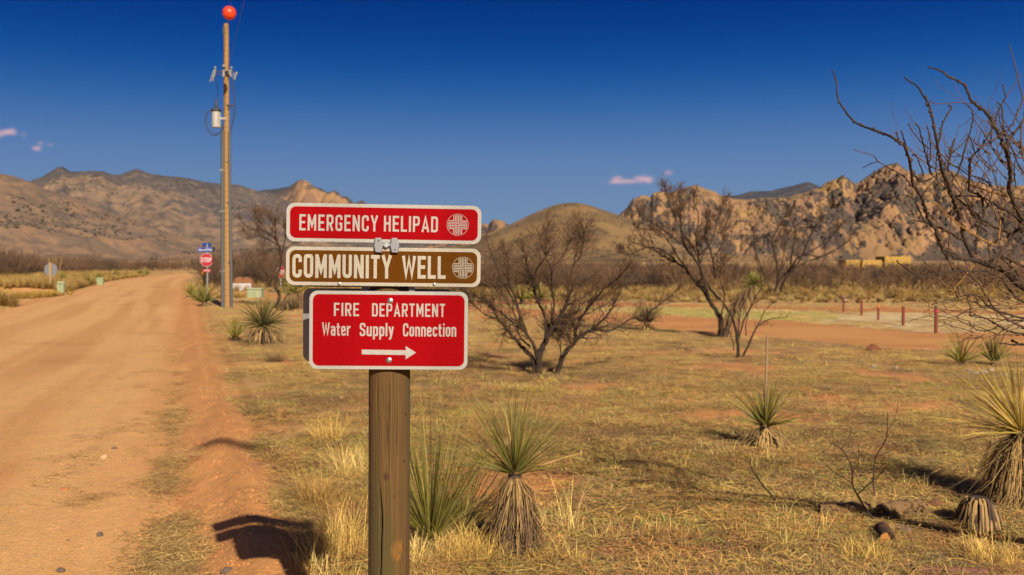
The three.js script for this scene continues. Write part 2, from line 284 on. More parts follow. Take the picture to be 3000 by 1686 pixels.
const spur = (s) => (X, Z, t) => { const a = fbm(X * s, Z * s, 4) - 0.5, b = ridged(X * s * 1.7 + 8, Z * s * 0.8, 6) - 0.55; return a * 0.5 + b * 0.8 + 0.07 * (fbm(X * s * 14, Z * s * 9, 3) - 0.5); };
const leftInfo = range({
  name: 'mountain_range', label: 'long brown mountain range with a dark peak beyond the road', R0: 3500, R: 5200, R1: 6200, cols: 620, rows: 230, power: 1.15, jag: 2,
  sil: [[-420, 470], [-260, 500], [-120, 520], ...zA([[0, 240], [200, 216], [290, 180], [340, 150], [390, 118], [430, 114], [470, 145], [500, 150], [600, 145], [700, 142], [760, 165], [820, 170], [870, 150], [920, 130], [960, 135], [1000, 155], [1130, 180], [1220, 182], [1350, 205], [1400, 218], [1500, 229], [1640, 240], [1700, 260], [1760, 282], [1860, 310], [2000, 360]]), [960, 640], [1100, 690], [1250, 730], [1400, 755]],
  relief: spur(0.0024), amp: 150,
  colour: (X, y, Z, t, px) => { const n = fbm(X * 0.0016 + 3, Z * 0.0016, 4), f = fbm(X * 0.02, Z * 0.02, 3); const sp = noise(X * 0.05, Z * 0.032) * 0.6 + noise(X * 0.11, Z * 0.07) * 0.4; let c = mix3(tan1, tan2, sstep(0.35, 0.65, f)); c = mix3(c, greyR, sstep(0.49, 0.57, n + 0.16 * (f - 0.5) + 0.1 * (sp - 0.5) + 0.22 * (t - 0.62)) * 0.85); c = mix3(c, darkV, sstep(0.6, 0.78, sp) * 0.4); c = mix3(c, L3(132, 106, 84), sstep(0.36, 0.22, sp) * 0.45); const pk = sstep(260, 200, px) * sstep(80, 100, px); return mix3(c, darkV, sstep(0.9, 0.97, t + 0.15 * (f - 0.5)) * (0.4 + 0.5 * pk) + sstep(0.66, 0.74, f) * 0.5); },
});
const spurInfo = range({
  name: 'foothill', label: 'tan shrub-dotted foothill slope in front of the long mountain range', R0: 1900, R: 3000, R1: 3900, cols: 420, rows: 150, power: 1.15, jag: 1.5,
  sil: [[-420, 520], [-200, 503], ...zA([[0, 160], [100, 180], [210, 222], [330, 275], [480, 320], [640, 372], [800, 440], [980, 500], [1100, 560], [1300, 610], [1500, 650]]), [760, 735], [900, 752], [1050, 764]],
  relief: spur(0.004), amp: 60,
  colour: (X, y, Z, t) => { const f = fbm(X * 0.025, Z * 0.025, 4), n = fbm(X * 0.003, Z * 0.003, 3); const sp = noise(X * 0.08, Z * 0.05); return mix3(mix3(mix3(tan1, L3(126, 93, 64), n), tan2, sstep(0.45, 0.62, f)), greyR, sstep(0.62, 0.86, sp) * 0.5); },
});
const rocks = (s1, s2, a1, a2) => (X, Z, t) => { const wx = X + 30 * (fbm(X * 0.012, Z * 0.012, 3) - 0.5), wz = Z + 30 * (fbm(X * 0.012 + 9, Z * 0.012, 3) - 0.5); const [a] = worley(wx * s1, wz * s1 * 0.55), [b] = worley(wx * s2 + 7, wz * s2 * 0.6); return a1 * (Math.sqrt(Math.max(0, 1 - a * a * 1.35)) - 0.6) + a2 * (Math.sqrt(Math.max(0, 1 - b * b * 1.35)) - 0.6) + 0.35 * (fbm(X * 0.004, Z * 0.004, 4) - 0.5); };
range({
  name: 'rock_peak', label: 'pale granite dome peak rising above the red helipad sign', R0: 5000, R: 5600, R1: 6300, cols: 260, rows: 150, power: 1.0, jag: 1.5, amp: 130,
  sil: [...zA([[1500, 420], [1680, 340], [1780, 300], [1850, 290], [1900, 300], [1960, 272], [2000, 240], [2040, 212], [2085, 200], [2110, 215], [2150, 245], [2190, 262], [2230, 286], [2260, 290], [2290, 275], [2320, 290], [2345, 322], [2380, 315], [2410, 350], [2430, 375], [2466, 352], [2490, 345], [2510, 365], [2600, 420], [2760, 500], [2950, 600], [3150, 700]])],
  relief: rocks(0.007, 0.016, 0.9, 0.4),
  colour: (X, y, Z, t) => { const f = fbm(X * 0.012, Z * 0.012, 4), [a, b] = worley(X * 0.008, Z * 0.005); return mix3(mix3(rockT, rockP, sstep(0.4, 0.6, f)), shrub, sstep(0.53, 0.6, fbm(X * 0.006 + 4, Z * 0.006, 4) + (b - a < 0.1 ? 0.06 : 0)) * 0.9); },
});
range({
  name: 'dark_ridge', label: 'dark wooded ridge line behind the pale granite dome', R0: 5600, R: 6600, R1: 7400, cols: 120, rows: 50, power: 1, jag: 1.2, relief: spur(0.003), amp: 60,
  sil: zA([[1600, 350], [1740, 292], [1800, 274], [1870, 270], [1950, 258], [2000, 250], [2200, 262], [2300, 330], [2500, 400]]),
  colour: (X, y, Z) => mix3(L3(38, 40, 48), L3(58, 52, 52), sstep(0.45, 0.6, fbm(X * 0.02, Z * 0.02, 3))),
});
range({
  name: 'dark_ridge', label: 'dark distant ridge showing between the two rocky crags', R0: 3800, R: 5000, R1: 5700, cols: 160, rows: 50, power: 1, jag: 1.2, relief: spur(0.003), amp: 60,
  sil: [[1960, 640], [2020, 560], [2060, 556], [2117, 574], [2160, 572], [2202, 561], [2260, 559], [2303, 549], [2368, 533], [2400, 545], [2440, 570], [2560, 640]],
  colour: (X, y, Z) => mix3(L3(42, 44, 54), L3(66, 58, 58), sstep(0.45, 0.6, fbm(X * 0.02, Z * 0.02, 3))),
});
range({
  name: 'rock_outcrop', label: 'small granite outcrop peeking over the hill shoulder beside the signs', R0: 3300, R: 3600, R1: 4100, cols: 110, rows: 60, power: 1, jag: 1.5, amp: 40,
  sil: zB([[-420, 600], [-260, 500], [-120, 440], [-60, 412], [40, 390], [75, 370], [95, 356], [112, 375], [150, 335], [200, 340], [240, 356], [270, 380], [420, 470], [560, 600]]), relief: rocks(0.012, 0.03, 0.7, 0.4),
  colour: (X, y, Z) => mix3(rockT, L3(56, 53, 58), sstep(0.42, 0.56, fbm(X * 0.02, Z * 0.02, 4))),
});
const cragInfo = range({
  name: 'rocky_mountain', label: 'craggy granite mountain of boulders and dark brush on the right', R0: 1750, R: 2350, R1: 3000, cols: 860, rows: 300, power: 0.95, jag: 3, rvar: 0.05, amp: 42,
  sil: [...zB([[620, 580], [760, 470], [880, 385], [1040, 306], [1080, 270], [1108, 216], [1150, 204], [1215, 197], [1228, 212], [1250, 180], [1300, 162], [1335, 160], [1345, 172], [1380, 160], [1420, 145], [1460, 130], [1500, 105], [1540, 100], [1570, 110], [1610, 128], [1660, 142], [1700, 168], [1740, 180], [1800, 190], [1900, 200]]), [2230, 580], [2300, 580], [2350, 566], [2400, 550], [2430, 532], [2450, 524], [2471, 511], [2490, 530], [2510, 542], [2545, 515], [2580, 491], [2614, 480], [2630, 476], [2650, 494], [2684, 514], [2752, 502], [2794, 500], [2835, 521], [2890, 541], [2960, 548], [3100, 530], [3300, 560], [3600, 600]],
  relief: (X, Z, t) => { const wx = X + 26 * (fbm(X * 0.02, Z * 0.012, 3) - 0.5), wz = Z + 40 * (fbm(X * 0.012 + 9, Z * 0.012, 3) - 0.5); const [a, , h] = worley(wx * 0.026, wz * 0.016), [b] = worley(wx * 0.062 + 7, wz * 0.038), [c] = worley(wx * 0.13 + 3, wz * 0.085); const dm = (q) => Math.sqrt(Math.max(0, 1 - q * q * 1.5)); return (0.1 + 0.6 * h) * (dm(a) - 0.55) + 0.36 * (dm(b) - 0.55) + 0.2 * (dm(c) - 0.5) + 1.5 * (fbm(X * 0.006, Z * 0.003, 4) - 0.5); },
  colour: (X, y, Z, t, px) => { const f = fbm(X * 0.03, Z * 0.03, 4), [a, b] = worley(X * 0.05, Z * 0.03), cliff = sstep(0.7, 0.9, t + 0.2 * (f - 0.5)); let c = mix3(rockP, rockT, sstep(0.35, 0.65, f)); c = mix3(c, rockY, sstep(0.5, 0.62, fbm(X * 0.016 + 3, Z * 0.016, 3)) * (0.3 + 0.5 * cliff)); const veg = 0.5 * fbm(X * 0.018 + 11, Z * 0.01, 3) + 0.5 * fbm(X * 0.075, Z * 0.045, 3) + 0.12 * (noise(X * 0.25, Z * 0.15) - 0.5) + (b - a < 0.14 ? 0.04 : 0) - 0.09 * cliff; return mix3(c, shrub, sstep(0.505, 0.54, veg) * 0.88); },
});
const hillInfo = range({
  name: 'hill', label: 'smooth grassy dome hill between the signs and the crags', R0: 1050, R: 1500, R1: 2100, cols: 360, rows: 130, power: 1.15, jag: 0.8, rvar: 0.02, amp: 26,
  sil: [[1180, 745], [1300, 725], ...zB([[0, 500], [75, 442], [180, 405], [260, 372], [400, 305], [500, 262], [580, 232], [660, 220], [740, 222], [800, 235], [880, 262], [960, 290], [1050, 318], [1120, 342], [1200, 388], [1300, 450], [1400, 510], [1560, 580]]), [2150, 757], [2300, 763]],
  relief: (X, Z) => (fbm(X * 0.008, Z * 0.006, 4) - 0.5) + 0.12 * (fbm(X * 0.06, Z * 0.04, 3) - 0.5),
  colour: (X, y, Z) => { const f = fbm(X * 0.02, Z * 0.02, 4), g = fbm(X * 0.1, Z * 0.1, 3); let c = mix3(L3(122, 93, 51), L3(106, 80, 44), sstep(0.35, 0.65, f)); return mix3(c, L3(74, 58, 36), sstep(0.56, 0.66, g * 0.6 + f * 0.4) * 0.8); },
});
{ // brush dotted over the slopes
  const blob = new THREE.IcosahedronGeometry(1, 1), P = blob.attributes.position; for (let k = 0; k < P.count; k++) { const s = 0.75 + 0.5 * noise(P.getX(k) * 2 + 5, P.getY(k) * 2 + P.getZ(k) * 3); P.setXYZ(k, P.getX(k) * s, P.getY(k) * s * 0.75 + 0.3, P.getZ(k) * s); } blob.computeVertexNormals();
  function dots(name, label, info, n, size, mask, seed) {
    const R = rng(seed), m = new THREE.InstancedMesh(blob, std([1, 1, 1], 1), n), tmp = new THREE.Matrix4(), col = new THREE.Color(); let k = 0, guard = 0;
    while (k < n && guard++ < n * 60) { const q = info[Math.floor(R() * info.length)]; if (!q[5] || q[3] < 0.02 || q[3] > 0.97 || R() > mask(q)) continue; const s = size * (0.5 + R()) * (R() < 0.1 ? 1.5 : 1); tmp.compose(V(q[0] + (R() - 0.5) * 6, q[1], q[2] + (R() - 0.5) * 6), new THREE.Quaternion().setFromAxisAngle(V(0, 1, 0), R() * 6.28), V(s * (1 + R() * 0.5), s, s)); m.setMatrixAt(k, tmp); const c = mix3(L3(54, 47, 38), L3(74, 62, 42), R()); m.setColorAt(k, col.setRGB(...c)); k++; }
    m.count = k; m.name = name; m.userData = { kind: 'stuff', label, category: 'brush' }; m.castShadow = m.receiveShadow = true; scene.add(m);
  }
  dots('slope_brush', 'scattered dark junipers dotting the tan foothill slope', spurInfo, 1700, 2.0, (q) => sstep(0.42, 0.6, fbm(q[0] * 0.004, q[2] * 0.004, 3)) * (1 - q[3] * 0.6), 11);
  dots('ridge_brush', 'sparse dark trees on the long brown mountain range', leftInfo, 1400, 3.0, (q) => sstep(0.45, 0.62, fbm(q[0] * 0.002 + 5, q[2] * 0.002, 3)), 12);
  dots('hill_brush', 'small dark bushes peppering the grassy dome hill', hillInfo, 1000, 0.9, (q) => 0.25 + sstep(0.45, 0.6, fbm(q[0] * 0.01, q[2] * 0.01, 3)), 14);
  dots('crag_brush', 'dark brush growing between the granite boulders', cragInfo, 5200, 1.35, (q) => sstep(0.47, 0.53, 0.5 * fbm(q[0] * 0.018 + 11, q[2] * 0.01, 3) + 0.5 * fbm(q[0] * 0.075, q[2] * 0.045, 3)) * (1 - 0.7 * sstep(0.75, 1, q[3])), 13);
}
scene.fog = new THREE.FogExp2(0x9fb8e0, 0.000005);   // thin desert haze in front of the far ranges
console.log('setting done');
// ------------------------------------------------------------------ lettering: strokes of even width, like road-sign alphabets
function rounded(pts, r) { const out = [pts[0]]; for (let k = 1; k < pts.length - 1; k++) { const [x, y] = pts[k], [ax, ay] = pts[k - 1], [bx, by] = pts[k + 1], la = Math.hypot(ax - x, ay - y), lb = Math.hypot(bx - x, by - y), q = Math.min(r, la * 0.5, lb * 0.5); const p0 = [x + (ax - x) / la * q, y + (ay - y) / la * q], p1 = [x + (bx - x) / lb * q, y + (by - y) / lb * q]; for (let s = 0; s <= 5; s++) { const t = s / 5, u = 1 - t; out.push([u * u * p0[0] + 2 * u * t * x + t * t * p1[0], u * u * p0[1] + 2 * u * t * y + t * t * p1[1]]); } } out.push(pts[pts.length - 1]); return out.filter((p, k) => !k || Math.hypot(p[0] - out[k - 1][0], p[1] - out[k - 1][1]) > 1e-5); }
const ring = (l, b, r, t, q) => { const m = (l + r) / 2; return rounded([[m, t], [l, t], [l, b], [r, b], [r, t], [m, t]], q); };
function glyph(ch, w) {   // [advance width, strokes]; height 1, stroke w
  const h = w / 2, N = 0.47, l = h, r = N - h, b = h, t = 1 - h, xt = 0.74 - h, n = 0.42, rn = n - h, q = 0.19;
  switch (ch) {
    case 'E': return [0.43, [[[0.43, t], [l, t], [l, b], [0.43, b]], [[l + h, 0.51], [0.39, 0.51]]]];
    case 'F': return [0.42, [[[0.42, t], [l, t], [l, 0]], [[l + h, 0.5], [0.38, 0.5]]]];
    case 'L': return [0.42, [[[l, 1], [l, b], [0.42, b]]]];
    case 'I': return [w, [[[h, 0], [h, 1]]]];
    case 'H': return [N, [[[l, 0], [l, 1]], [[r, 0], [r, 1]], [[l + h, 0.51], [r - h, 0.51]]]];
    case 'T': return [0.44, [[[0, t], [0.44, t]], [[0.22, 0], [0.22, t - h]]]];
    case 'M': return [0.58, [[[l, 0], [l, 1]], [[0.58 - h, 0], [0.58 - h, 1]], [[l + 0.02, 0.93], [0.29, 0.3], [0.56 - h, 0.93]]]];
    case 'N': return [0.49, [[[l, 0], [l, 1]], [[0.49 - h, 0], [0.49 - h, 1]], [[l + 0.02, 0.94], [0.47 - h, 0.06]]]];
    case 'C': return [N, [rounded([[r, 0.66], [r, t], [l, t], [l, b], [r, b], [r, 0.34]], q)]];
    case 'G': return [N, [rounded([[r, 0.68], [r, t], [l, t], [l, b], [r, b], [r, 0.3]], q), [[0.25, 0.45], [r, 0.45], [r, 0.2]]]];
    case 'O': return [N, [ring(l, b, r, t, q)]];
    case 'D': return [N, [[[l, 0], [l, 1]], rounded([[l + h, t], [r, t], [r, b], [l + h, b]], q)]];
    case 'P': return [N, [[[l, 0], [l, 1]], rounded([[l + h, t], [r, t], [r, 0.46], [l + h, 0.46]], 0.15)]];
    case 'R': return [N, [[[l, 0], [l, 1]], rounded([[l + h, t], [r, t], [r, 0.46], [l + h, 0.46]], 0.15), [[0.23, 0.46], [r + 0.01, 0]]]];
    case 'U': return [N, [rounded([[l, 1], [l, b], [r, b], [r, 1]], q)]];
    case 'Y': return [0.5, [[[h * 0.8, 1], [0.25, 0.44], [0.5 - h * 0.8, 1]], [[0.25, 0.46], [0.25, 0]]]];
    case 'A': return [0.52, [[[h * 0.8, 0], [0.26, 0.93], [0.52 - h * 0.8, 0]], [[0.16, 0.27], [0.36, 0.27]]]];
    case 'W': return [0.7, [[[h * 0.75, 1], [0.2, 0.12], [0.35, 0.86], [0.5, 0.12], [0.7 - h * 0.75, 1]]]];
    case 'S': return [N, [rounded([[r, 0.7], [r, t], [l, t], [l, 0.55], [r, 0.45], [r, b], [l, b], [l, 0.3]], 0.16)]];
    case 'a': return [n, [rounded([[l, 0.55], [l, xt], [rn, xt], [rn, 0]], 0.13), rounded([[rn - h, 0.42], [l, 0.42], [l, b], [rn - h, b]], 0.13)]];
    case 'e': return [n, [rounded([[l + h, 0.38], [rn, 0.38], [rn, xt], [l, xt], [l, b], [rn, b], [rn, 0.2]], 0.15)]];
    case 't': return [0.32, [rounded([[0.13, 0.95], [0.13, b], [0.31, b]], 0.12), [[0, xt - 0.01], [0.3, xt - 0.01]]]];
    case 'r': return [0.33, [[[l, 0], [l, 0.74]], rounded([[l + h, 0.5], [l + h + 0.02, xt], [0.33, xt]], 0.1)]];
    case 'u': return [n, [rounded([[l, 0.74], [l, b], [rn - h, b]], 0.14), [[rn, 0], [rn, 0.74]]]];
    case 'p': return [n, [[[l, -0.25], [l, 0.74]], rounded([[l + h, xt], [rn, xt], [rn, b], [l + h, b]], 0.15)]];
    case 'l': return [w, [[[h, 0], [h, 1]]]];
    case 'y': return [n, [[[h * 0.8, 0.74], [0.21, 0.06]], [[n - h * 0.8, 0.74], [0.21, 0], [0.15, -0.17], [0.04, -0.19]]]];
    case 'n': return [n, [[[l, 0], [l, 0.74]], rounded([[l + h, xt], [rn, xt], [rn, 0]], 0.15)]];
    case 'c': return [0.4, [rounded([[0.4 - h, 0.52], [0.4 - h, xt], [l, xt], [l, b], [0.4 - h, b], [0.4 - h, 0.24]], 0.15)]];
    case 'o': return [n, [ring(l, b, rn, xt, 0.15)]];
    case 'i': return [w, [[[h, 0], [h, 0.74]], [[h, 0.86], [h, 1]]]];
  }
  return [0.3, []];
}
function stroke(gb, pts, w, z, map) {   // flat strip with mitred corners
  const N = pts.length, closed = N > 3 && Math.hypot(pts[0][0] - pts[N - 1][0], pts[0][1] - pts[N - 1][1]) < 1e-6, o = gb.count;
  for (let k = 0; k < N; k++) {
    const a = k ? pts[k - 1] : closed ? pts[N - 2] : null, b = k < N - 1 ? pts[k + 1] : closed ? pts[1] : null, p = pts[k];
    const d0 = a ? [p[0] - a[0], p[1] - a[1]] : [b[0] - p[0], b[1] - p[1]], d1 = b ? [b[0] - p[0], b[1] - p[1]] : d0, l0 = Math.hypot(...d0) || 1e-9, l1 = Math.hypot(...d1) || 1e-9;
    const n0 = [-d0[1] / l0, d0[0] / l0], n1 = [-d1[1] / l1, d1[0] / l1]; let m = [n0[0] + n1[0], n0[1] + n1[1]]; const ml = Math.hypot(...m) || 1e-9; m = [m[0] / ml, m[1] / ml]; const k2 = Math.min(2.6, 1 / Math.max(0.2, m[0] * n0[0] + m[1] * n0[1]));
    for (const s of [1, -1]) { const [x, y] = map(p[0] + s * m[0] * w / 2 * k2, p[1] + s * m[1] * w / 2 * k2); gb.v(x, y, z, 0, 0, 1, x * 30, y * 30); }
  }
  for (let k = 0; k < N - 1; k++) { const a = o + 2 * k; gb.i.push(a, a + 1, a + 2, a + 1, a + 3, a + 2); }
}
function lettering(text, x0, x1, y0, capH, z, weight = 0.15, gap = 0.13) {   // fills x0..x1 with the words
  const gb = new GB(); let total = 0; const list = [...text].map((ch) => glyph(ch, weight)); list.forEach(([a], k) => { total += a + (k < list.length - 1 ? gap : 0); });
  const sx = (x1 - x0) / total; let x = 0, layer = 0;
  list.forEach(([a, strokes]) => { strokes.forEach((s, k) => stroke(gb, s, weight, z + 0.00012 * k, (u, v) => [x0 + (x + u) * sx, y0 + v * capH])); x += a + gap; });
  return gb.build();
}
function roundRect(w, h, r) { const s = new THREE.Shape(); s.moveTo(-w / 2 + r, -h / 2); s.lineTo(w / 2 - r, -h / 2); s.absarc(w / 2 - r, -h / 2 + r, r, -Math.PI / 2, 0); s.lineTo(w / 2, h / 2 - r); s.absarc(w / 2 - r, h / 2 - r, r, 0, Math.PI / 2); s.lineTo(-w / 2 + r, h / 2); s.absarc(-w / 2 + r, h / 2 - r, r, Math.PI / 2, Math.PI); s.lineTo(-w / 2, -h / 2 + r); s.absarc(-w / 2 + r, -h / 2 + r, r, Math.PI, Math.PI * 1.5); return s; }
function plate(w, h, r, t) { return new THREE.ExtrudeGeometry(roundRect(w - 0.0012, h - 0.0012, r), { depth: t - 0.001, bevelEnabled: true, bevelThickness: 0.0005, bevelSize: 0.0006, bevelSegments: 1, curveSegments: 10 }).translate(0, 0, -t + 0.0005); }
const flatShape = (s, z) => { const g = new THREE.ShapeGeometry(s, 12); g.translate(0, 0, z); const u = g.attributes.uv, p = g.attributes.position; for (let k = 0; k < u.count; k++) u.setXY(k, p.getX(k) * 30, p.getY(k) * 30); return g; };
// beaded white sheeting, and the ribbed red and brown films over it
const sheetTex = dataTex(256, 256, (x, y) => { const a = (x / 16 + (Math.floor(y / 12) % 2) * 0.5) % 1 - 0.5, b = (y / 12) % 1 - 0.5, e = Math.max(Math.abs(a), Math.abs(b)) > 0.4 ? 1 : 0, n = hash2(Math.floor(x / 16 + (Math.floor(y / 12) % 2) * 0.5), Math.floor(y / 12)); const k = 0.8 + 0.16 * (n - 0.5) + e * 0.12 + 0.06 * (hash2(x, y) - 0.5); return [k, k * 0.99, k * 0.97]; });
const filmTex = dataTex(256, 256, (x, y) => { const k = 0.93 + (x % 32 < 2 ? 0.05 : 0) + (y % 64 < 2 ? 0.03 : 0) + 0.05 * (noise(x / 3, y / 3) - 0.5) + 0.06 * (noise(x / 40, y / 40) - 0.5); return [k, k, k]; });
const PH = (rgb, extra) => { const m = new THREE.MeshPhysicalMaterial({ roughness: 0.75, specularIntensity: 0.1, ...extra }); m.color.setRGB(...rgb); return m; };
const MAT = {
  white: std([0.4, 0.385, 0.365], 0.8, { map: sheetTex }), red: PH([0.25, 0.0005, 0.0025], { map: filmTex }), brown: PH([0.088, 0.029, 0.0012], { map: filmTex }), white2: std([0.42, 0.385, 0.32], 0.8, { map: sheetTex }),
  alu: std([0.2, 0.2, 0.21], 0.5, { metalness: 0.6 }), steelDark: std([0.05, 0.048, 0.046], 0.7), galv: std([0.3, 0.31, 0.32], 0.5, { metalness: 0.6 }), zinc: std([0.32, 0.32, 0.33], 0.4, { metalness: 0.9 }),
};
function emblem(cx, cy, R, z) {
  const gb = new GB(), c = []; for (let k = 0; k <= 40; k++) c.push([Math.cos(k / 40 * 2 * Math.PI) * R * 0.97, Math.sin(k / 40 * 2 * Math.PI) * R * 0.97]);
  c[40] = c[0].slice(); stroke(gb, c, R * 0.035, z, (u, v) => [cx + u, cy + v]);
  for (const sx of [1, -1]) for (const sy of [1, -1]) for (let k = 0; k < 3; k++) { const a = R * (0.07 + 0.145 * k), e = R * 0.9 * Math.sqrt(Math.max(0.2, 1 - Math.pow(a / R, 2))) * 0.98; stroke(gb, [[sx * a, sy * e], [sx * a, sy * a], [sx * e, sy * a]], R * 0.07, z, (u, v) => [cx + u, cy + v]); }
  const g = gb.build(); return g;
}

// ------------------------------------------------------------------ the sign post with its three signs
{
  const D = 3.15, K = F / D / Math.cos(PITCH), foot = at(1135, 760, D); foot.y = groundY(foot.x, foot.z);
  const grp = thing('sign_post', 'round wooden post carrying red helipad, brown community well and red fire department signs', 'sign post', null, foot);
  const local = (px, py, dz = 0) => { const p = at(px, py, D - dz); return [p.x - foot.x, p.y - foot.y, p.z - foot.z]; };
  // round treated post with drying cracks and knots
  const topY = local(1137, 838)[1], Rp = 0.0675, XP = -0.013, zc = -Rp - 0.012, seg = 150, rowsN = 220, gb = new GB();
  const toY = (zy) => local(1135, 1080 + zy / 2.39)[1], toA = (zx) => Math.asin(clamp((zx - 793) / 147, -0.97, 0.97));
  const cracks = [[[[738, 790], [748, 900], [756, 1050], [752, 1200], [746, 1450], [742, 1900]], 0.0034, 0.02], [[[806, 0], [806, 200], [798, 420], [797, 700]], 0.002, 0.01], [[[857, 150], [860, 300], [858, 430], [866, 690]], 0.0017, 0.008], [[[722, 20], [720, 280], [726, 420]], 0.001, 0.004], [[[765, 60], [760, 420]], 0.0009, 0.003], [[[905, 640], [905, 1000]], 0.0008, 0.003]].map(([p, w, d]) => [p.map(([x, y]) => [toY(y), toA(x)]).sort((a, b) => a[0] - b[0]), w, d]);
  const knots = [[793, 765, 22], [845, 905, 9], [690, 1005, 14], [910, 670, 12], [918, 340, 13], [668, 370, 9], [700, 680, 8]].map(([x, y, r]) => [toA(x), toY(y), r / 2.39 / K]);
  const bottom = -0.35;
  for (let j = 0; j <= rowsN; j++) for (let i = 0; i <= seg; i++) {
    const y = mix(bottom, topY, j / rowsN), dense = i / seg, ang = (dense - 0.5) * 2 * Math.PI;            // 0 faces the road user
    let rad = Rp * (1 + 0.006 * Math.sin(3 * ang + y * 2) + 0.004 * (noise(ang * 6, y * 3) - 0.5)) - 0.0006 * ridged(ang * 14, y * 1.2, 2);
    for (const [path, w, dp] of cracks) if (y >= path[0][0] && y <= path[path.length - 1][0]) { const a0 = interp(path, y) + 0.03 * (noise(y * 14, w * 9e3) - 0.5), s = Math.abs(ang - a0) * Rp, end = Math.min(1, (path[path.length - 1][0] - y) * 12, (y - path[0][0]) * 12); const ww = w * (0.4 + 0.6 * end); if (s < ww * 1.7) rad -= dp * end * sstep(ww * 1.7, ww * 0.35, s); }
    for (const [ka, ky, kr] of knots) { const s = Math.hypot((ang - ka) * Rp, (y - ky) * 0.8) / kr; if (s < 2.2) rad += 0.0016 * Math.exp(-s * s * 0.8) - 0.0012 * Math.exp(-Math.pow((s - 1.1) * 4, 2)); }
    if (j === rowsN) rad -= 0.004;
    gb.v(Math.sin(ang) * rad + XP + 0.006 * y, y, Math.cos(ang) * rad + zc, 0, 0, 0, dense, (y - bottom) / (topY - bottom));
  }
  for (let j = 0; j < rowsN; j++) for (let i = 0; i < seg; i++) { const a = j * (seg + 1) + i, b = a + 1, c = a + seg + 1; gb.i.push(a, b, c, b, c + 1, c); }
  const cTop = gb.v(XP + 0.006 * topY, topY, zc, 0, 1, 0, 0.5, 1); for (let i = 0; i < seg; i++) gb.i.push(cTop, rowsN * (seg + 1) + i, rowsN * (seg + 1) + i + 1);
  const pg = gb.build(); pg.computeVertexNormals();
  const H = topY - bottom, woodTex = dataTex(1024, 2048, (x, y) => {
    let ang = (x / 1024 - 0.5) * 2 * Math.PI, yy = bottom + y / 2048 * H, a = ang, kn = 0;
    for (const [ka, ky, kr] of knots) { const dx = (ang - ka) * Rp, dy = yy - ky, s = Math.hypot(dx, dy * 0.35) / kr; if (s < 6) { a += (dx > 0 ? -1 : 1) * -0.42 * kr / Rp * Math.exp(-s * 0.45) * (s > 0.8 ? 1 : 0); const q = Math.hypot(dx, dy * 0.8) / kr; if (q < 1.25) kn = Math.max(kn, sstep(1.25, 0.75, q) * (0.7 + 0.3 * Math.sin(q * 16))); } }
    const g = fbm(a * 44 + 0.6 * Math.sin(yy * 3), yy * 2.6, 4), f = noise(a * 130, yy * 6), big = fbm(a * 1.6 + 4, yy * 1.7, 3), st = fbm(a * 30 + 11, yy * 3.5, 3), ln = Math.abs(Math.sin(a * 34 + 5 * fbm(a * 3, yy * 2.4, 3)));
    let c = mix3([0.385, 0.295, 0.13], [0.29, 0.215, 0.09], sstep(0.32, 0.66, g)); c = mix3(c, [0.47, 0.37, 0.18], sstep(0.6, 0.82, f) * 0.35); c = mix3(c, [0.275, 0.26, 0.1], sstep(0.46, 0.66, big) * 0.7); c = mix3(c, [0.23, 0.165, 0.075], sstep(0.62, 0.74, st) * 0.5 + sstep(0.12, 0.0, ln) * 0.4);
    c = mix3(c, [0.24, 0.125, 0.05], kn * 0.95);
    const ox = (ang - toA(868)) * Rp / 0.021, oy = (yy - toY(1285)) / 0.036, q = Math.hypot(ox, oy) + 0.9 * (fbm(a * 24, yy * 24, 3) - 0.5); if (q < 1.2) c = mix3(c, [0.53, 0.37, 0.13], sstep(1.15, 0.6, q) * sstep(0.25, 0.6, fbm(a * 50, yy * 70, 3)) * 0.85);
    return c;
  });
  const woodBump = dataTex(512, 1024, (x, y) => { const k = 0.6 * fbm(x / 512 * 160, y / 1024 * 9, 3) + 0.4 * noise(x / 512 * 420, y / 1024 * 22); return [k, k, k]; }, false);
  part('post', pg, new THREE.MeshStandardMaterial({ map: woodTex, bumpMap: woodBump, bumpScale: 0.0022, roughness: 0.92, color: 0xeadcc0 }), grp);
  // signs
  const YAW = 0.045;
  function signPanel(name, cx, cy, w, h, roll, face, trim, z, label, rad = 0.026, border = 0.0115) {
    const g = new THREE.Group(); g.name = name; g.userData.label = label; const [x, y, zz] = local(800 + cx / 2.586, 560 + cy / 2.586); g.position.set(x, y, zz + z); g.rotation.set(0, YAW, roll, 'YXZ'); grp.add(g);
    part('backing', plate(w, h, rad, 0.0022), MAT.alu, g); part('border', flatShape(roundRect(w - 0.001, h - 0.001, rad), 0.0012), trim, g); part('face', flatShape(roundRect(w - 2 * border, h - 2 * border, rad - border * 0.55), 0.0017), face, g);
    return g;
  }
  const mm = 1 / 2.586 / K, hel = signPanel('helipad_sign', 842, 247, 0.614, 0.1222, -0.0155, MAT.red, MAT.white, 0, 'red blade sign reading EMERGENCY HELIPAD');
  const put = (g, text, x0, x1, yc, cap, cx, w = 0.138, gap = 0.14) => part('lettering', lettering(text, (x0 - cx) * mm, (x1 - cx) * mm, -(yc) * mm - cap * mm / 2, cap * mm, 0.0021, w, gap), g === wel ? MAT.white2 : MAT.white, g);
  const wel = signPanel('well_sign', 838, 575, 0.6135, 0.1225, -0.0125, MAT.brown, MAT.white2, 0.001, 'brown blade sign reading COMMUNITY WELL');
  put(hel, 'EMERGENCY', 205, 795, 1, 122, 842); put(hel, 'HELIPAD', 840, 1247, 0, 119, 842);
  put(wel, 'COMMUNITY', 152, 898, 0, 178, 838, 0.16, 0.1); put(wel, 'WELL', 978, 1307, 0, 172, 838, 0.16, 0.1);
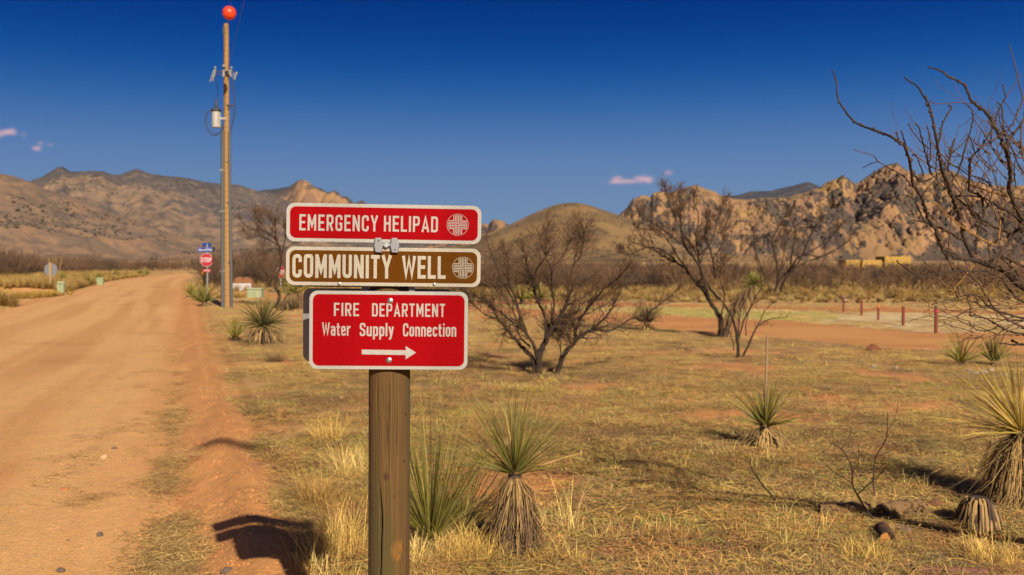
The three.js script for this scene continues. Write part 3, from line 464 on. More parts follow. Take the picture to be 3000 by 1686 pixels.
  part('emblem', emblem((1397 - 842) * mm, 0, 84 * mm, 0.0022), MAT.white, hel); part('emblem', emblem((1438 - 838) * mm, 0, 84 * mm, 0.0022), MAT.white2, wel);
  const fire = signPanel('fire_sign', 877, 1056, 0.5005, 0.2485, -0.0105, MAT.red, MAT.white, 0.003, 'red sign reading FIRE DEPARTMENT Water Supply Connection with a right arrow', 0.026, 0.0112);
  put(fire, 'FIRE', 463, 652, 896 - 1052, 100, 877); put(fire, 'DEPARTMENT', 750, 1302, 901 - 1056, 100, 877);
  put(fire, 'Water', 375, 588, 1045 - 1052, 100, 877, 0.145, 0.1); put(fire, 'Supply', 658, 914, 1050 - 1055, 100, 877, 0.145, 0.1); put(fire, 'Connection', 985, 1388, 1053 - 1058, 100, 877, 0.145, 0.1);
  { const s = new THREE.Shape(), P = [[674, 1203], [1007, 1206], [1005, 1174], [1085, 1224], [1006, 1275], [1006, 1243], [674, 1240]]; P.forEach(([x, y], k) => { const X = (x - 877) * mm, Y = -(y - 1056) * mm; k ? s.lineTo(X, Y) : s.moveTo(X, Y); }); part('arrow', flatShape(s, 0.0022), MAT.white, fire); }
  const boltGeo = new THREE.LatheGeometry([[0, 0.0042], [0.0035, 0.004], [0.0052, 0.003], [0.0056, 0.0012], [0.0088, 0.001], [0.0088, 0]].map(([a, b]) => new THREE.Vector2(a, b)), 20).rotateX(Math.PI / 2);
  for (const [x, y] of [[887, 833], [880, 1284]]) { const b = part('bolt', boltGeo, MAT.zinc, fire); b.position.set((x - 877) * mm, -(y - 1056) * mm, 0.0022); }
  for (const [x, y] of [[503, 702], [1221, 707]]) { const b = part('bolt', boltGeo, MAT.zinc, wel); b.position.set((x - 838) * mm, -(y - 573 - (x - 838) * 0.0125) * mm, 0.0022); b.scale.setScalar(0.58); }
  // cast bracket clamping the two blades one over the other
  const br = new THREE.Group(); br.name = 'bracket'; { const [x, y, z] = local(800 + 861 / 2.586, 560 + 412 / 2.586); br.position.set(x, y, z); br.rotation.set(0, YAW, -0.014, 'YXZ'); } grp.add(br);
  const lug = new THREE.ExtrudeGeometry((() => { const s = new THREE.Shape(); [[-0.0085, 0.021], [0.0065, 0.0215], [0.0105, 0.006], [0.0125, -0.001], [0.009, -0.0215], [-0.0075, -0.021], [-0.0115, -0.003], [-0.011, 0.005]].forEach(([x, y], k) => (k ? s.lineTo(x, y) : s.moveTo(x, y))); return s; })(), { depth: 0.012, bevelEnabled: true, bevelThickness: 0.0025, bevelSize: 0.0022, bevelSegments: 3 });
  for (const x of [-0.0255, 0.0255]) { const l = part('lug', lug, MAT.alu, br); l.position.set(x, 0, 0.001); const s = part('screw', new THREE.CylinderGeometry(0.0023, 0.0023, 0.002, 10).rotateX(Math.PI / 2), MAT.steelDark, br); s.position.set(x + 0.001, x < 0 ? 0.014 : -0.013, 0.0165); }
  const bar = part('crossbar', new THREE.CapsuleGeometry(0.0062, 0.034, 4, 12).rotateZ(Math.PI / 2), MAT.alu, br); bar.position.set(0, 0.001, 0.008);
  const nut = part('nut', new THREE.CylinderGeometry(0.008, 0.008, 0.007, 6).rotateX(Math.PI / 2), MAT.galv, br); nut.position.set(0, 0.001, 0.0135);
  // steel straps on the post head and the plain back panel facing the other way
  for (const sx of [-1, 1]) { const [x, y, z] = local(800 + (sx < 0 ? 684 : 1043) / 2.586, 560 + 700 / 2.586); const t = part('strap', bevelBox(0.020, 0.20, 0.012, 0.002), MAT.alu, grp); t.position.set(x, y, z - 0.03); }
  { const [x, y, z] = local(800 + 620 / 2.586, 560 + 721 / 2.586); const t = part('support_rail', bevelBox(0.30, 0.012, 0.02, 0.002), MAT.alu, grp); t.position.set(x - 0.01, y + 0.002, z - 0.035); t.rotation.z = -0.012; }
  { const [x, y, z] = local(800 + 858 / 2.586, 560 + 1045 / 2.586); const t = part('rear_panel', plate(0.5, 0.245, 0.026, 0.0025), MAT.alu, grp, 'back-to-back sign panel on the far side of the post'); t.position.set(x - 0.047, y, z - 2 * Rp - 0.03); t.rotation.set(0, YAW, -0.009, 'YXZ'); }
}

// ------------------------------------------------------------------ the utility pole, wires and warning balls
const MW = { pole: VC(0.9), wood: std(L3(176, 130, 66), 0.9), dark: std([0.03, 0.03, 0.035], 0.6), conduit: std([0.062, 0.06, 0.058], 0.7), porcelain: std([0.2, 0.18, 0.17], 0.5), tank: std([0.3, 0.28, 0.25], 0.55), cable: std([0.02, 0.028, 0.06], 0.6), ball: std([0.62, 0.045, 0.012], 0.35), wire: std([0.08, 0.05, 0.06], 0.5) };
const poleTex = dataTex(256, 1024, (x, y) => { const g = fbm(x / 9, y / 160, 4), k = fbm(x / 60, y / 90, 3); let c = mix3([0.64, 0.5, 0.3], [0.5, 0.36, 0.19], sstep(0.35, 0.7, g)); return mix3(c, [0.36, 0.27, 0.17], sstep(0.58, 0.7, k) * 0.6); });
MW.wood.map = poleTex; MW.wood.color.setRGB(0.75, 0.72, 0.7);
const DP = 43, poleFoot = (() => { const p = at(664, 880, DP); p.y = groundY(p.x, p.z); return p; })();
const utilityPole = thing('utility_pole', 'tall wooden utility pole with transformer and grey conduits beside the dirt road', 'utility pole', null, poleFoot);
{
  const L = (px, py, dz = 0) => at(px, py, DP - dz).sub(poleFoot), P = (name, gb, m, lab) => part(name, gb.build(), m, utilityPole, lab);
  const top = L(662, 70), low = V(0, -0.5, 0), mid = (t) => low.clone().lerp(top, t);
  const pts = [], rad = []; for (let k = 0; k <= 24; k++) { pts.push(mid(k / 24)); rad.push(mix(0.16, 0.108, k / 24)); } P('pole', new GB().tube(pts, rad, 20), MW.wood);
  const hgt = (py) => L(663, py).y, px1 = 1 / (F / DP);
  // conduit up the front, riser pipe at the right and ground wire moulding at the left
  P('conduit', new GB().tube([V(-0.13, -0.3, 0.2), V(-0.1, hgt(600), 0.19), V(-0.075, hgt(385), 0.17)], 0.08, 12), MW.conduit);
  P('riser_pipe', new GB().tube([V(0.24, -0.3, 0.1), V(0.2, hgt(600), 0.1), V(0.19, hgt(385), 0.1)], 0.062, 12), MW.conduit);
  P('wire_moulding', new GB().tube([V(-0.21, -0.3, 0.02), V(-0.175, hgt(600), 0.02), V(-0.16, hgt(365), 0.02)], 0.026, 6), MW.dark);
  for (const py of [500, 620, 795]) { P('conduit_strap', new GB().geo(bevelBox(0.2, 0.06, 0.03, 0.005), M4(-0.11, hgt(py), 0.25)), MW.porcelain); P('riser_bracket', new GB().geo(bevelBox(0.16, 0.05, 0.05, 0.005), M4(0.16, hgt(py - 25), 0.12)), MW.dark); }
  // fibreglass arm with porcelain fuse cutouts and arresters
  const yA = hgt(212); P('crossarm', new GB().geo(bevelBox(0.9, 0.055, 0.07, 0.01), M4(0.02, yA, 0.2)).geo(bevelBox(0.7, 0.05, 0.06, 0.01), M4(0.02, yA - 0.12, 0.2)), MW.cable);
  for (const [x, y, rx, sc, nm] of [[-0.4, 0.05, 0.25, 1, 'fuse_cutout'], [0.32, 0.05, -0.2, 1, 'fuse_cutout'], [0.45, -0.06, 0.5, 1.1, 'arrester'], [-0.46, -0.14, 0.2, 0.9, 'arrester']]) {
    const prof = []; for (let k = 0; k <= 8; k++) prof.push(new THREE.Vector2(k % 2 ? 0.05 : 0.03, k * 0.04)); prof.unshift(new THREE.Vector2(0, 0)); prof.push(new THREE.Vector2(0, 0.32));
    const g = new GB().geo(new THREE.LatheGeometry(prof, 10), M4(x, yA - 0.3 + y, 0.28, 0.1, 0, rx * -0.9, sc)).tube([V(x, yA + y, 0.26), V(x + 0.1 * Math.sign(x), yA + y - 0.34, 0.36)], 0.016, 6); P(nm, g, MW.porcelain);
  }
  for (const x of [-0.36, 0.33]) P('insulator', new GB().geo(new THREE.SphereGeometry(0.055, 10, 8), M4(x, yA + 0.16, 0.2)).tube([V(x, yA, 0.2), V(x, yA + 0.14, 0.2)], 0.018, 6), MW.porcelain);
  P('top_hardware', new GB().geo(new THREE.SphereGeometry(0.07, 10, 8), M4(0, hgt(196), 0.2)).geo(bevelBox(0.1, 0.3, 0.08, 0.01), M4(0, hgt(218), 0.2)), MW.porcelain);
  P('pole_bolt_plate', new GB().geo(bevelBox(0.09, 0.34, 0.05, 0.01), M4(-0.01, hgt(92), 0.13)), MW.dark);
  // transformer can
  const tx = L(634, 350), tk = new THREE.Group(); tk.name = 'transformer'; tk.position.copy(tx).setZ(0.05); utilityPole.add(tk);
  part('tank', new THREE.LatheGeometry([[0, -0.36], [0.17, -0.36], [0.19, -0.34], [0.19, 0.28], [0.2, 0.3], [0.19, 0.32], [0, 0.34]].map(([a, b]) => new THREE.Vector2(a, b)), 24), MW.tank, tk);
  part('lid', new THREE.LatheGeometry([[0, 0.55], [0.05, 0.54], [0.1, 0.48], [0.2, 0.44], [0.215, 0.32], [0, 0.32]].map(([a, b]) => new THREE.Vector2(a, b)), 24), MW.dark, tk);
  part('bushing', new THREE.LatheGeometry([[0, 0.86], [0.03, 0.85], [0.06, 0.78], [0.035, 0.76], [0.065, 0.7], [0.04, 0.67], [0.07, 0.6], [0.06, 0.5], [0, 0.5]].map(([a, b]) => new THREE.Vector2(a, b)), 14), MW.dark, tk);
  P('transformer_hanger', new GB().geo(bevelBox(0.34, 0.09, 0.08, 0.01), M4(tx.x + 0.27, tx.y + 0.02, 0.1)), MW.tank);
  const coil = (pts, r) => P('cable', new GB().tube(new THREE.CatmullRomCurve3(pts).getPoints(28), r, 6), MW.cable);
  for (const o of [0, 0.05]) coil([V(tx.x - 0.16, tx.y + 0.42, 0.1), V(tx.x - 0.36 - o, tx.y + 0.25, 0.12), V(tx.x - 0.38 - o, tx.y - 0.3, 0.12), V(tx.x - 0.1, tx.y - 0.66 - o, 0.15), V(tx.x + 0.25, tx.y - 0.5 - o, 0.16), V(tx.x + 0.38, tx.y - 0.05, 0.16)], 0.017);
  coil([V(tx.x + 0.06, tx.y + 0.84, 0.1), V(tx.x + 0.1, tx.y + 1.3, 0.15), V(-0.38, yA - 0.34, 0.3)], 0.012);
  coil([V(0.4, yA - 0.35, 0.3), V(0.46, hgt(292), 0.2), V(0.42, hgt(335), 0.15), V(0.26, hgt(385), 0.1), V(0.21, hgt(420), 0.1)], 0.03);
  P('standoff', new GB().geo(bevelBox(0.36, 0.06, 0.06, 0.01), M4(0.26, hgt(310), 0.12)).tube([V(0.08, hgt(322), 0.1), V(0.4, hgt(312), 0.15)], 0.014, 5), MW.dark);
}
{
  const A0 = at(661, 97, DP), B1 = at(671, 38, 39), S = ground(665, 1284), B2 = S.clone().addScaledVector(SUN, 22);
  const far = V(B1.x + (B2.x - B1.x) * 2.02, A0.y + 0.2, B1.z + (B2.z - B1.z) * 2.02), p2 = copyThing(utilityPole, 'matching wooden utility pole at the other end of the span, behind the viewer');
  p2.position.set(far.x, groundY(far.x, far.z), far.z);
  const wA = new THREE.CatmullRomCurve3([A0, B1, B2, far]).getPoints(60); solo('overhead_wire', new GB().tube(wA, 0.008, 5).build(), MW.wire, 'thin overhead wire carrying the orange warning balls', 'wire');
  const b0 = at(668, 196, DP), b1 = far.clone(); b1.y -= 1.5; const wB = []; for (let k = 0; k <= 40; k++) { const t = k / 40, q = b0.clone().lerp(b1, t); q.x += 0.25 * t; q.y -= 4 * 1.3 * t * (1 - t); wB.push(q); } solo('overhead_wire', new GB().tube(wB, 0.008, 5).build(), MW.wire, 'plain lower overhead wire leaving the crossarm of the wooden pole', 'wire');
  const ball = thing('warning_ball', 'orange warning ball on the wire just above the wooden pole top', 'warning ball', null, B1), R = 0.268;
  part('upper_shell', new THREE.SphereGeometry(R, 28, 14, 0, Math.PI * 2, 0, Math.PI / 2 - 0.03), MW.ball, ball); part('lower_shell', new THREE.SphereGeometry(R, 28, 14, 0, Math.PI * 2, Math.PI / 2 + 0.03, Math.PI / 2 - 0.03), MW.ball, ball); part('seam_flange', new THREE.CylinderGeometry(R + 0.006, R + 0.006, 0.02, 28), std([0.3, 0.02, 0.008], 0.5), ball);
  part('clamp', new GB().tube([V(-0.06, -R, 0), V(-0.1, -R - 0.12, 0)], 0.015, 6).build(), MW.dark, ball);
  const mk = thing('blocker_plate', 'flat marker plate added on the overhead wire behind the viewer to cast the berm shadow', 'blocker', null, B2); part('plate', bevelBox(0.56, 0.15, 0.012, 0.003), MW.ball, mk).position.y = -0.1; part('hanger', new GB().tube([V(-0.18, 0, 0), V(-0.18, -0.06, 0)], 0.008, 5).build(), MW.dark, mk); part('hanger', new GB().tube([V(0.18, 0, 0), V(0.18, -0.06, 0)], 0.008, 5).build(), MW.dark, mk);  // invented plate, added out of view and shaped to cast the berm shadow
}
console.log('signs and pole done');

// ------------------------------------------------------------------ small street furniture beyond the pole
const MF = { stopRed: std([0.3, 0.004, 0.012], 0.7), stopWhite: std([0.4, 0.38, 0.37], 0.7), blue: std([0.01, 0.045, 0.25], 0.7), yellow: std([0.42, 0.2, 0.004], 0.7), backGrey: std([0.13, 0.12, 0.125], 0.7), green: std([0.006, 0.05, 0.045], 0.7), utilGreen: std([0.22, 0.25, 0.14], 0.8), utilLid: std([0.25, 0.275, 0.16], 0.8), postWood: std([0.27, 0.17, 0.07], 0.9), postGrey: std([0.22, 0.21, 0.2], 0.6) };
function octagon(r) { const s = new THREE.Shape(); for (let k = 0; k < 8; k++) { const a = Math.PI / 8 + k * Math.PI / 4, x = Math.cos(a) * r, y = Math.sin(a) * r; k ? s.lineTo(x, y) : s.moveTo(x, y); } s.closePath(); return s; }
function stopFace(parent, y, yaw, R, facing = 1) {
  const g = new THREE.Group(); g.name = 'stop_panel'; g.position.set(0, y, 0.05 * facing); g.rotation.y = yaw; parent.add(g);
  part('backing', new THREE.ExtrudeGeometry(octagon(R), { depth: 0.004, bevelEnabled: false }).translate(0, 0, -0.006), MF.backGrey, g);
  part('border', new THREE.ShapeGeometry(octagon(R * 0.995)), MF.stopWhite, g); part('face', new THREE.ShapeGeometry(octagon(R * 0.945)).translate(0, 0, 0.004), MF.stopRed, g);
  part('lettering', lettering('STOP', -R * 0.72, R * 0.72, -R * 0.33, R * 0.66, 0.009, 0.17, 0.12), MF.stopWhite, g); return g;
}
{ // stop sign with street-name blades, left of the pole
  const d = 47.5, p = at(606, 860, d); p.y = groundY(p.x, p.z); const g = thing('stop_sign', 'red stop sign under blue street name blades, facing the road by the pole', 'stop sign', null, p), Y = (py) => at(606, py, d).y - p.y, K = d / F;
  part('post', new THREE.CylinderGeometry(0.035, 0.035, Y(716) + 0.5, 8).translate(0.02, (Y(716) - 0.5) / 2, 0), MF.postGrey, g);
  stopFace(g, Y(762), 0, 20.8 * K);
  const bl = new THREE.Group(); bl.name = 'street_name_blade'; bl.position.set(0, Y(732), 0.06); bl.rotation.z = 0.01; g.add(bl); part('blade', bevelBox(49 * K, 11.5 * K, 0.01, 0.002), MF.blue, bl);
  { const s = new GB(), R = rng(5); let x = -22 * K; while (x < 21 * K) { const w = (1 + R() * 1.2) * K, h = (R() < 0.35 ? 5.8 : 4.2) * K; s.geo(new THREE.PlaneGeometry(w, h), M4(x + w / 2, -0.9 * K + h / 2 - 2 * K, 0.008)); x += w + (R() < 0.16 ? 2.6 : 1) * K; } part('lettering', s.build(), MF.stopWhite, bl); }
  const b2 = part('street_name_blade', bevelBox(40 * K, 11 * K, 0.01, 0.002), MF.blue, g, 'blue street name blade seen nearly edge-on'); b2.position.set(0, Y(718), 0); b2.rotation.y = 1.25;
  const pl = new THREE.Group(); pl.name = 'plaque'; pl.position.set(0.01, Y(793), 0.06); g.add(pl); part('panel', bevelBox(24 * K, 8.5 * K, 0.008, 0.002), MF.stopRed, pl); { const s = new GB(), R = rng(8); for (let x = -9 * K; x < 9 * K;) { const w = (1 + R()) * K; s.geo(new THREE.PlaneGeometry(w, 3.6 * K), M4(x + w / 2, 0, 0.007)); x += w + 0.9 * K; } part('lettering', s.build(), MF.stopWhite, pl); }
}
{ const d = 56, p = at(598, 858, d); p.y = groundY(p.x, p.z); const g = thing('warning_sign', 'yellow diamond sign on a thin dark post behind the stop sign', 'road sign', null, p), y = at(598, 798, d).y - p.y, K = d / F; part('post', new THREE.CylinderGeometry(0.04, 0.04, y + 0.3, 8).translate(0, (y - 0.4) / 2, 0), MF.green, g); const s = part('diamond', bevelBox(19 * K, 19 * K, 0.01, 0.003), MF.yellow, g); s.position.set(2.5 * K, y + 1.5 * K, 0.06); s.rotation.z = Math.PI / 4; }
{ const d = 62, p = at(822, 842, d); p.y = groundY(p.x, p.z); const g = thing('stop_sign', 'red stop sign turned nearly edge-on beside the crooked bare tree', 'stop sign', null, p), y = at(822, 798, d).y - p.y, K = d / F; part('post', new THREE.CylinderGeometry(0.035, 0.035, y + 0.8, 8).translate(0, (y - 0.2) / 2, 0), MF.postGrey, g); const f = stopFace(g, y, 1.13, 19 * K); f.position.set(0.03, y, 0.04); }
{ const d = 66, p = at(147, 838, d); p.y = groundY(p.x, p.z); const g = thing('stop_sign', 'back of a grey octagonal stop sign on a wooden post across the road', 'stop sign', null, p), y = at(148, 791, d).y - p.y, K = d / F; const po = part('post', bevelBox(6.5 * K, y + 22 * K + 0.4, 0.09, 0.01), MF.postWood, g); po.position.set(0, (y + 22 * K - 0.4) / 2, 0); const b = part('panel', new THREE.ExtrudeGeometry(octagon(20.5 * K), { depth: 0.006, bevelEnabled: false }), MF.backGrey, g); b.position.set(0, y, -0.07); part('face', new THREE.ShapeGeometry(octagon(20 * K)).rotateY(Math.PI), MF.stopRed, g).position.set(0, y, -0.076); }
function utilBox(px, py, d, w, h, label, bulge = 0) {
  const p = at(px, py, d); p.y = groundY(p.x, p.z) - 0.02; const g = thing('utility_box', label, 'utility box', null, p), K = d / F; w *= K; h *= K;
  const s = new THREE.Shape(); s.moveTo(-w / 2, 0); s.lineTo(w / 2, 0); s.lineTo(w / 2 * (1 - bulge), h * 0.8); s.lineTo(-w / 2 * (1 - bulge), h * 0.8); s.closePath();
  part('cabinet', new THREE.ExtrudeGeometry(s, { depth: w * 0.7, bevelEnabled: true, bevelThickness: 0.02, bevelSize: 0.02, bevelSegments: 2 }).translate(0, 0, -w * 0.35), MF.utilGreen, g);
  const l = part('lid', bevelBox(w * (1 - bulge) + 0.08, h * 0.2, w * 0.8, Math.min(0.06, h * 0.08)), MF.utilLid, g); l.position.y = h * 0.9 + 0.03;
  part('door_seam', bevelBox(0.015, h * 0.66, 0.01, 0.002), MF.green, g).position.set(0, h * 0.42, w * 0.35 + 0.024); return g;
}
utilBox(748, 873, 54, 42, 27, 'low pale green ground cabinet beside the white panel sign', 0.06);
utilBox(178, 846, 60, 17, 36, 'narrow pale green pedestal behind the grey sign back');
utilBox(293, 822, 84, 16, 20, 'small pale green pedestal half hidden in roadside grass');
{ // rounded masonry entrance monument with a white panel
  const d = 66, p = at(708, 849, d); p.y = groundY(p.x, p.z); const g = thing('entrance_monument', 'rounded rust-coloured boulder monument with a white name panel', 'monument', null, p), K = d / F;
  function boulder(w, h, dp, seed) { const q = new THREE.IcosahedronGeometry(1, 3), P = q.attributes.position; for (let k = 0; k < P.count; k++) { const s = 0.9 + 0.25 * noise(P.getX(k) * 2 + seed, P.getY(k) * 2 + P.getZ(k)); P.setXYZ(k, Math.sign(P.getX(k)) * Math.pow(Math.abs(P.getX(k)), 0.75) * s * w / 2, Math.max(-0.1, P.getY(k)) * s * h, P.getZ(k) * s * dp / 2); } q.computeVertexNormals(); return q; }
  const mr = std(L3(114, 72, 44), 1); part('boulder', boulder(40 * K, 39 * K, 1.0, 3), mr, g).position.set(-14 * K, 0, -0.6); part('boulder', boulder(40 * K, 38 * K, 1.0, 9), mr, g).position.set(10 * K, 0, -0.7);
  const pn = new THREE.Group(); pn.name = 'name_panel'; pn.position.set(0, 10 * K, 0.05); g.add(pn); part('panel', bevelBox(55 * K, 20 * K, 0.08, 0.01), MF.stopWhite, pn); const em = part('emblem', emblem(17 * K, 0, 7.5 * K, 0.045), std([0.12, 0.12, 0.13], 0.8), pn);
  const R = rng(4); for (const y of [4, 0, -4]) { const s = new GB(); for (let x = -24 * K; x < 4 * K;) { const w = (0.8 + R() * 1.4) * K; s.geo(new THREE.PlaneGeometry(w, 1.3 * K), M4(x + w / 2, y * K, 0.045)); x += w + 0.9 * K; } part('lettering', s.build(), std([0.26, 0.24, 0.23], 0.8), pn, undefined, 'stuff'); }
}
{ // low red steel posts round the pad
  const red = std(L3(104, 42, 28), 0.9), cap = std([0.16, 0.15, 0.14], 0.7), list = [[2472, 916, 44, 4.6, 1, 'grey-capped red post with a white rag at the pad corner'], [2525, 925, 44, 5.6, 0, 'red post second from the grassy end of the pad'], [2574, 938, 42, 5.4, 2, 'red post with an orange top beside the green grass'], [2647, 955, 57, 7, 0, 'plain tall red post at the edge of the gravel pad'], [2743, 977, 78, 8.2, 3, 'red post with grey cap and pink ribbon by the driveway']];
  for (const [px, py, h, w, kind, label] of list) {
    const p = ground(px, py), K = -p.z / F, H = h * K, W = w * K, g = thing('bollard', label, 'bollard', 'red posts along the gravel pad', p);
    part('shaft', new GB().geo(bevelBox(W, H + 0.1, W, W * 0.12), M4(0, H / 2 - 0.05, 0)).build(), red, g);
    if (kind === 1 || kind === 3) part('cap', new THREE.CylinderGeometry(W * 0.45, W * 0.55, 5 * K, 10).translate(0, H + 2 * K, 0), cap, g);
    if (kind === 2) part('reflector', new THREE.CylinderGeometry(W * 0.56, W * 0.62, 7 * K, 10).translate(0, H - 2 * K, 0), std([0.6, 0.16, 0.05], 0.6), g);
    if (kind === 3) part('ribbon', new THREE.TorusGeometry(W * 0.55, W * 0.24, 6, 14).rotateX(1.4).translate(0, H - 14 * K, 0), std([0.5, 0.02, 0.09], 0.7), g);
    if (kind === 1) part('rag', new THREE.IcosahedronGeometry(2.6 * K, 1).translate(6 * K, H - 8 * K, 0), std([0.45, 0.4, 0.36], 0.9), g);
  }
}
{ // adobe house far behind, by the foot of the crags
  const d = 310, K = d / F, o = at(2560, 787, d); o.y = groundY(o.x, o.z); const g = thing('adobe_house', 'low yellow adobe house with flat roofs below the rocky mountain', 'house', null, o), ad = std(L3(148, 116, 52), 0.95), dr = std(L3(84, 56, 38), 0.9), wd = std(L3(66, 48, 34), 0.9);
  const wing = (x0, x1, top, lean, z, dep) => { const s = new THREE.Shape(), h = (787 - top) * K; s.moveTo((x0 - 2560) * K, -0.3); s.lineTo((x1 - 2560) * K - lean * K * 0.0, -0.3); s.lineTo((x1 + lean - 2560) * K, h); s.lineTo((x0 - 2560) * K, h); s.closePath(); return part('wing', new THREE.ExtrudeGeometry(s, { depth: dep, bevelEnabled: true, bevelThickness: 0.1, bevelSize: 0.1, bevelSegments: 2 }).translate(0, 0, z), ad, g); };
  wing(2457, 2494, 762, 5, 0, 7); wing(2505, 2552, 762, 7, -1, 8); wing(2566, 2592, 766, 0, -6, 6); wing(2590, 2664, 752, 0, -7, 8); wing(2654, 2665, 750, 0, -6.6, 3);
  for (const [x0, x1, z] of [[2466, 2480, 7.12], [2514, 2545, 7.12]]) part('garage_door', bevelBox((x1 - x0) * K, 12 * K, 0.1, 0.02), dr, g).position.set(((x0 + x1) / 2 - 2560) * K, 6 * K, z);
  const pr = new THREE.Group(); pr.name = 'porch'; pr.position.set((2652 - 2560) * K, 0, 2); g.add(pr); part('roof', bevelBox(24 * K, 1.6 * K, 2.4, 0.05), wd, pr).position.y = 14 * K; for (const x of [-11, 0, 11]) part('column', bevelBox(1.2 * K, 14 * K, 0.15, 0.02), wd, pr).position.set(x * K, 7 * K, 1);
  for (const [x, z] of [[2604, 1.12], [2625, 1.12], [2578, 0.12]]) part('window', bevelBox(6 * K, 5 * K, 0.08, 0.02), std([0.03, 0.035, 0.04], 0.3), g).position.set((x - 2560) * K, 12 * K, z);
}

// ------------------------------------------------------------------ bare mesquite trees
const barkTex = dataTex(256, 512, (x, y) => { const g = fbm(x / 10, y / 40, 4), k = fbm(x / 40, y / 50, 3); const c = mix3([0.40, 0.30, 0.2], [0.2, 0.145, 0.1], sstep(0.35, 0.65, g)); return mix3(c, [0.5, 0.41, 0.28], sstep(0.6, 0.75, k) * 0.5); });
const MB = { bark: std([0.28, 0.25, 0.205], 0.95, { map: barkTex, bumpMap: barkTex, bumpScale: 0.006 }), twig: std(L3(86, 60, 38), 0.9), yellow: std(L3(138, 94, 26), 0.8), bud: std(L3(66, 46, 28), 0.95), purple: std(L3(70, 45, 40), 0.8), grey: std(L3(140, 118, 94), 0.9) };
const jit = (R, s) => V((R() - 0.5) * s, (R() - 0.5) * s, (R() - 0.5) * s);
function sprout(R, gbs, from, dir, len, rad, level, opt) {   // a crooked branch and what grows from it
  const n = level > 1 ? 5 : 4, pts = [from.clone()], rads = [rad]; let p = from.clone(), d = dir.clone().normalize();
  for (let k = 1; k <= n; k++) { d.add(jit(R, opt.kink ?? 0.55)).addScaledVector(V(0, 1, 0), opt.up ?? 0.1).normalize(); p = p.clone().addScaledVector(d, len / n); pts.push(p); rads.push(Math.max(opt.minR ?? 0.0018, rad * (1 - 0.75 * k / n))); }
  (level >= (opt.thickLevel ?? 3) ? gbs.thick : gbs.thin).tube(pts, rads, level > 1 ? 5 : 3, undefined, false);
  if (opt.buds) for (let k = 1; k < pts.length; k++) opt.buds.push([pts[k], rads[k]]);
  if (level > 0) { const kids = opt.kids?.[level] ?? 4; for (let k = 0; k < kids; k++) { const t = 0.25 + 0.75 * R(), q = Math.min(n - 1, Math.floor(t * n)), f = t * n - q, b = pts[q].clone().lerp(pts[q + 1], f), td = pts[q + 1].clone().sub(pts[q]).normalize(); sprout(R, gbs, b, td.add(jit(R, 1.9)).addScaledVector(V(0, 1, 0), (opt.up ?? 0.1) * 2), len * (0.45 + 0.3 * R()), Math.max(opt.minR ?? 0.0018, rads[q] * 0.62), level - 1, opt); } }
}
function smooth(pts, per = 4) { return new THREE.CatmullRomCurve3(pts, false, 'centripetal').getPoints((pts.length - 1) * per); }
// limbs: [[points on an enlargement], start width, end width (enlargement pixels), depth drift]; conv turns them to photograph pixels
function tracedTree(name, label, category, group, conv, scale, base, limbs, { seed, fill = 10, level = 2, len = 0.5, depthSpread = 0.6, up = 0.1, twigR = 0.003, kids = { 2: 4, 1: 4 }, from = 0.3, tip = 0.42, wscale = 1 }) {
  const R = rng(seed), foot = ground(...conv(base)), D = -foot.z, g = thing(name, label, category, group, foot), fine = { thick: new GB(), thin: new GB() }, pxm = D / F / scale * wscale;
  let first = true;
  for (const [pts, w0, w1, drift = (R() - 0.5) * 2] of limbs) {
    const N = pts.length, P3 = pts.map((q, k) => { const [px, py] = conv(q), dd = drift * depthSpread * (k / (N - 1)); return at(px, py, D - dd).sub(foot); }); if (pts[0][1] >= base[1] - 30 && Math.abs(P3[0].y) < 0.35) P3[0].y = Math.min(P3[0].y, groundY(P3[0].x + foot.x, P3[0].z + foot.z) - foot.y - 0.05);
    const S = smooth(P3, 5).map((p, k) => (k ? p.add(jit(R, w1 * pxm * 1.1)) : p)), rad = S.map((_, k) => mix(w0, w1, Math.pow(k / (S.length - 1), 0.8)) * pxm / 2 * (0.92 + 0.16 * R()));
    part(first ? 'trunk' : 'limb', new GB().tube(S, rad, w0 > 18 ? 10 : 7).build(), MB.bark, g); first = false;
    for (let k = 0; k < fill; k++) { const t = from + (1 - from) * R(), i = Math.min(S.length - 2, Math.floor(t * (S.length - 1))), td = S[i + 1].clone().sub(S[i]).normalize(); sprout(R, fine, S[i], td.add(jit(R, 1.7)), len * (0.5 + 0.7 * R()) * (1.2 - 0.65 * t), Math.max(twigR, rad[i] * 0.5), level, { up, minR: twigR, kids, thickLevel: level }); }
    const e = S.length - 1; for (let k = 0; k < 3; k++) sprout(R, fine, S[e], S[e].clone().sub(S[e - 1]).normalize().add(jit(R, 0.9)), len * tip * (0.6 + 0.5 * R()), Math.max(twigR, rad[e] * 0.8), level, { up, minR: twigR, kids, thickLevel: level });
  }
  if (fine.thick.count) part('branches', fine.thick.build(), MB.bark, g, undefined, 'stuff'); part('twigs', fine.thin.build(), MB.twig, g, undefined, 'stuff'); return g;
}
const zT1 = ([x, y]) => [1360 + x / 2.895, 620 + y / 2.895], zT2 = ([x, y]) => [1800 + x / 2.586, 520 + y / 2.586], zT3 = ([x, y]) => [690 + x / 3.29, 560 + y / 3.29];
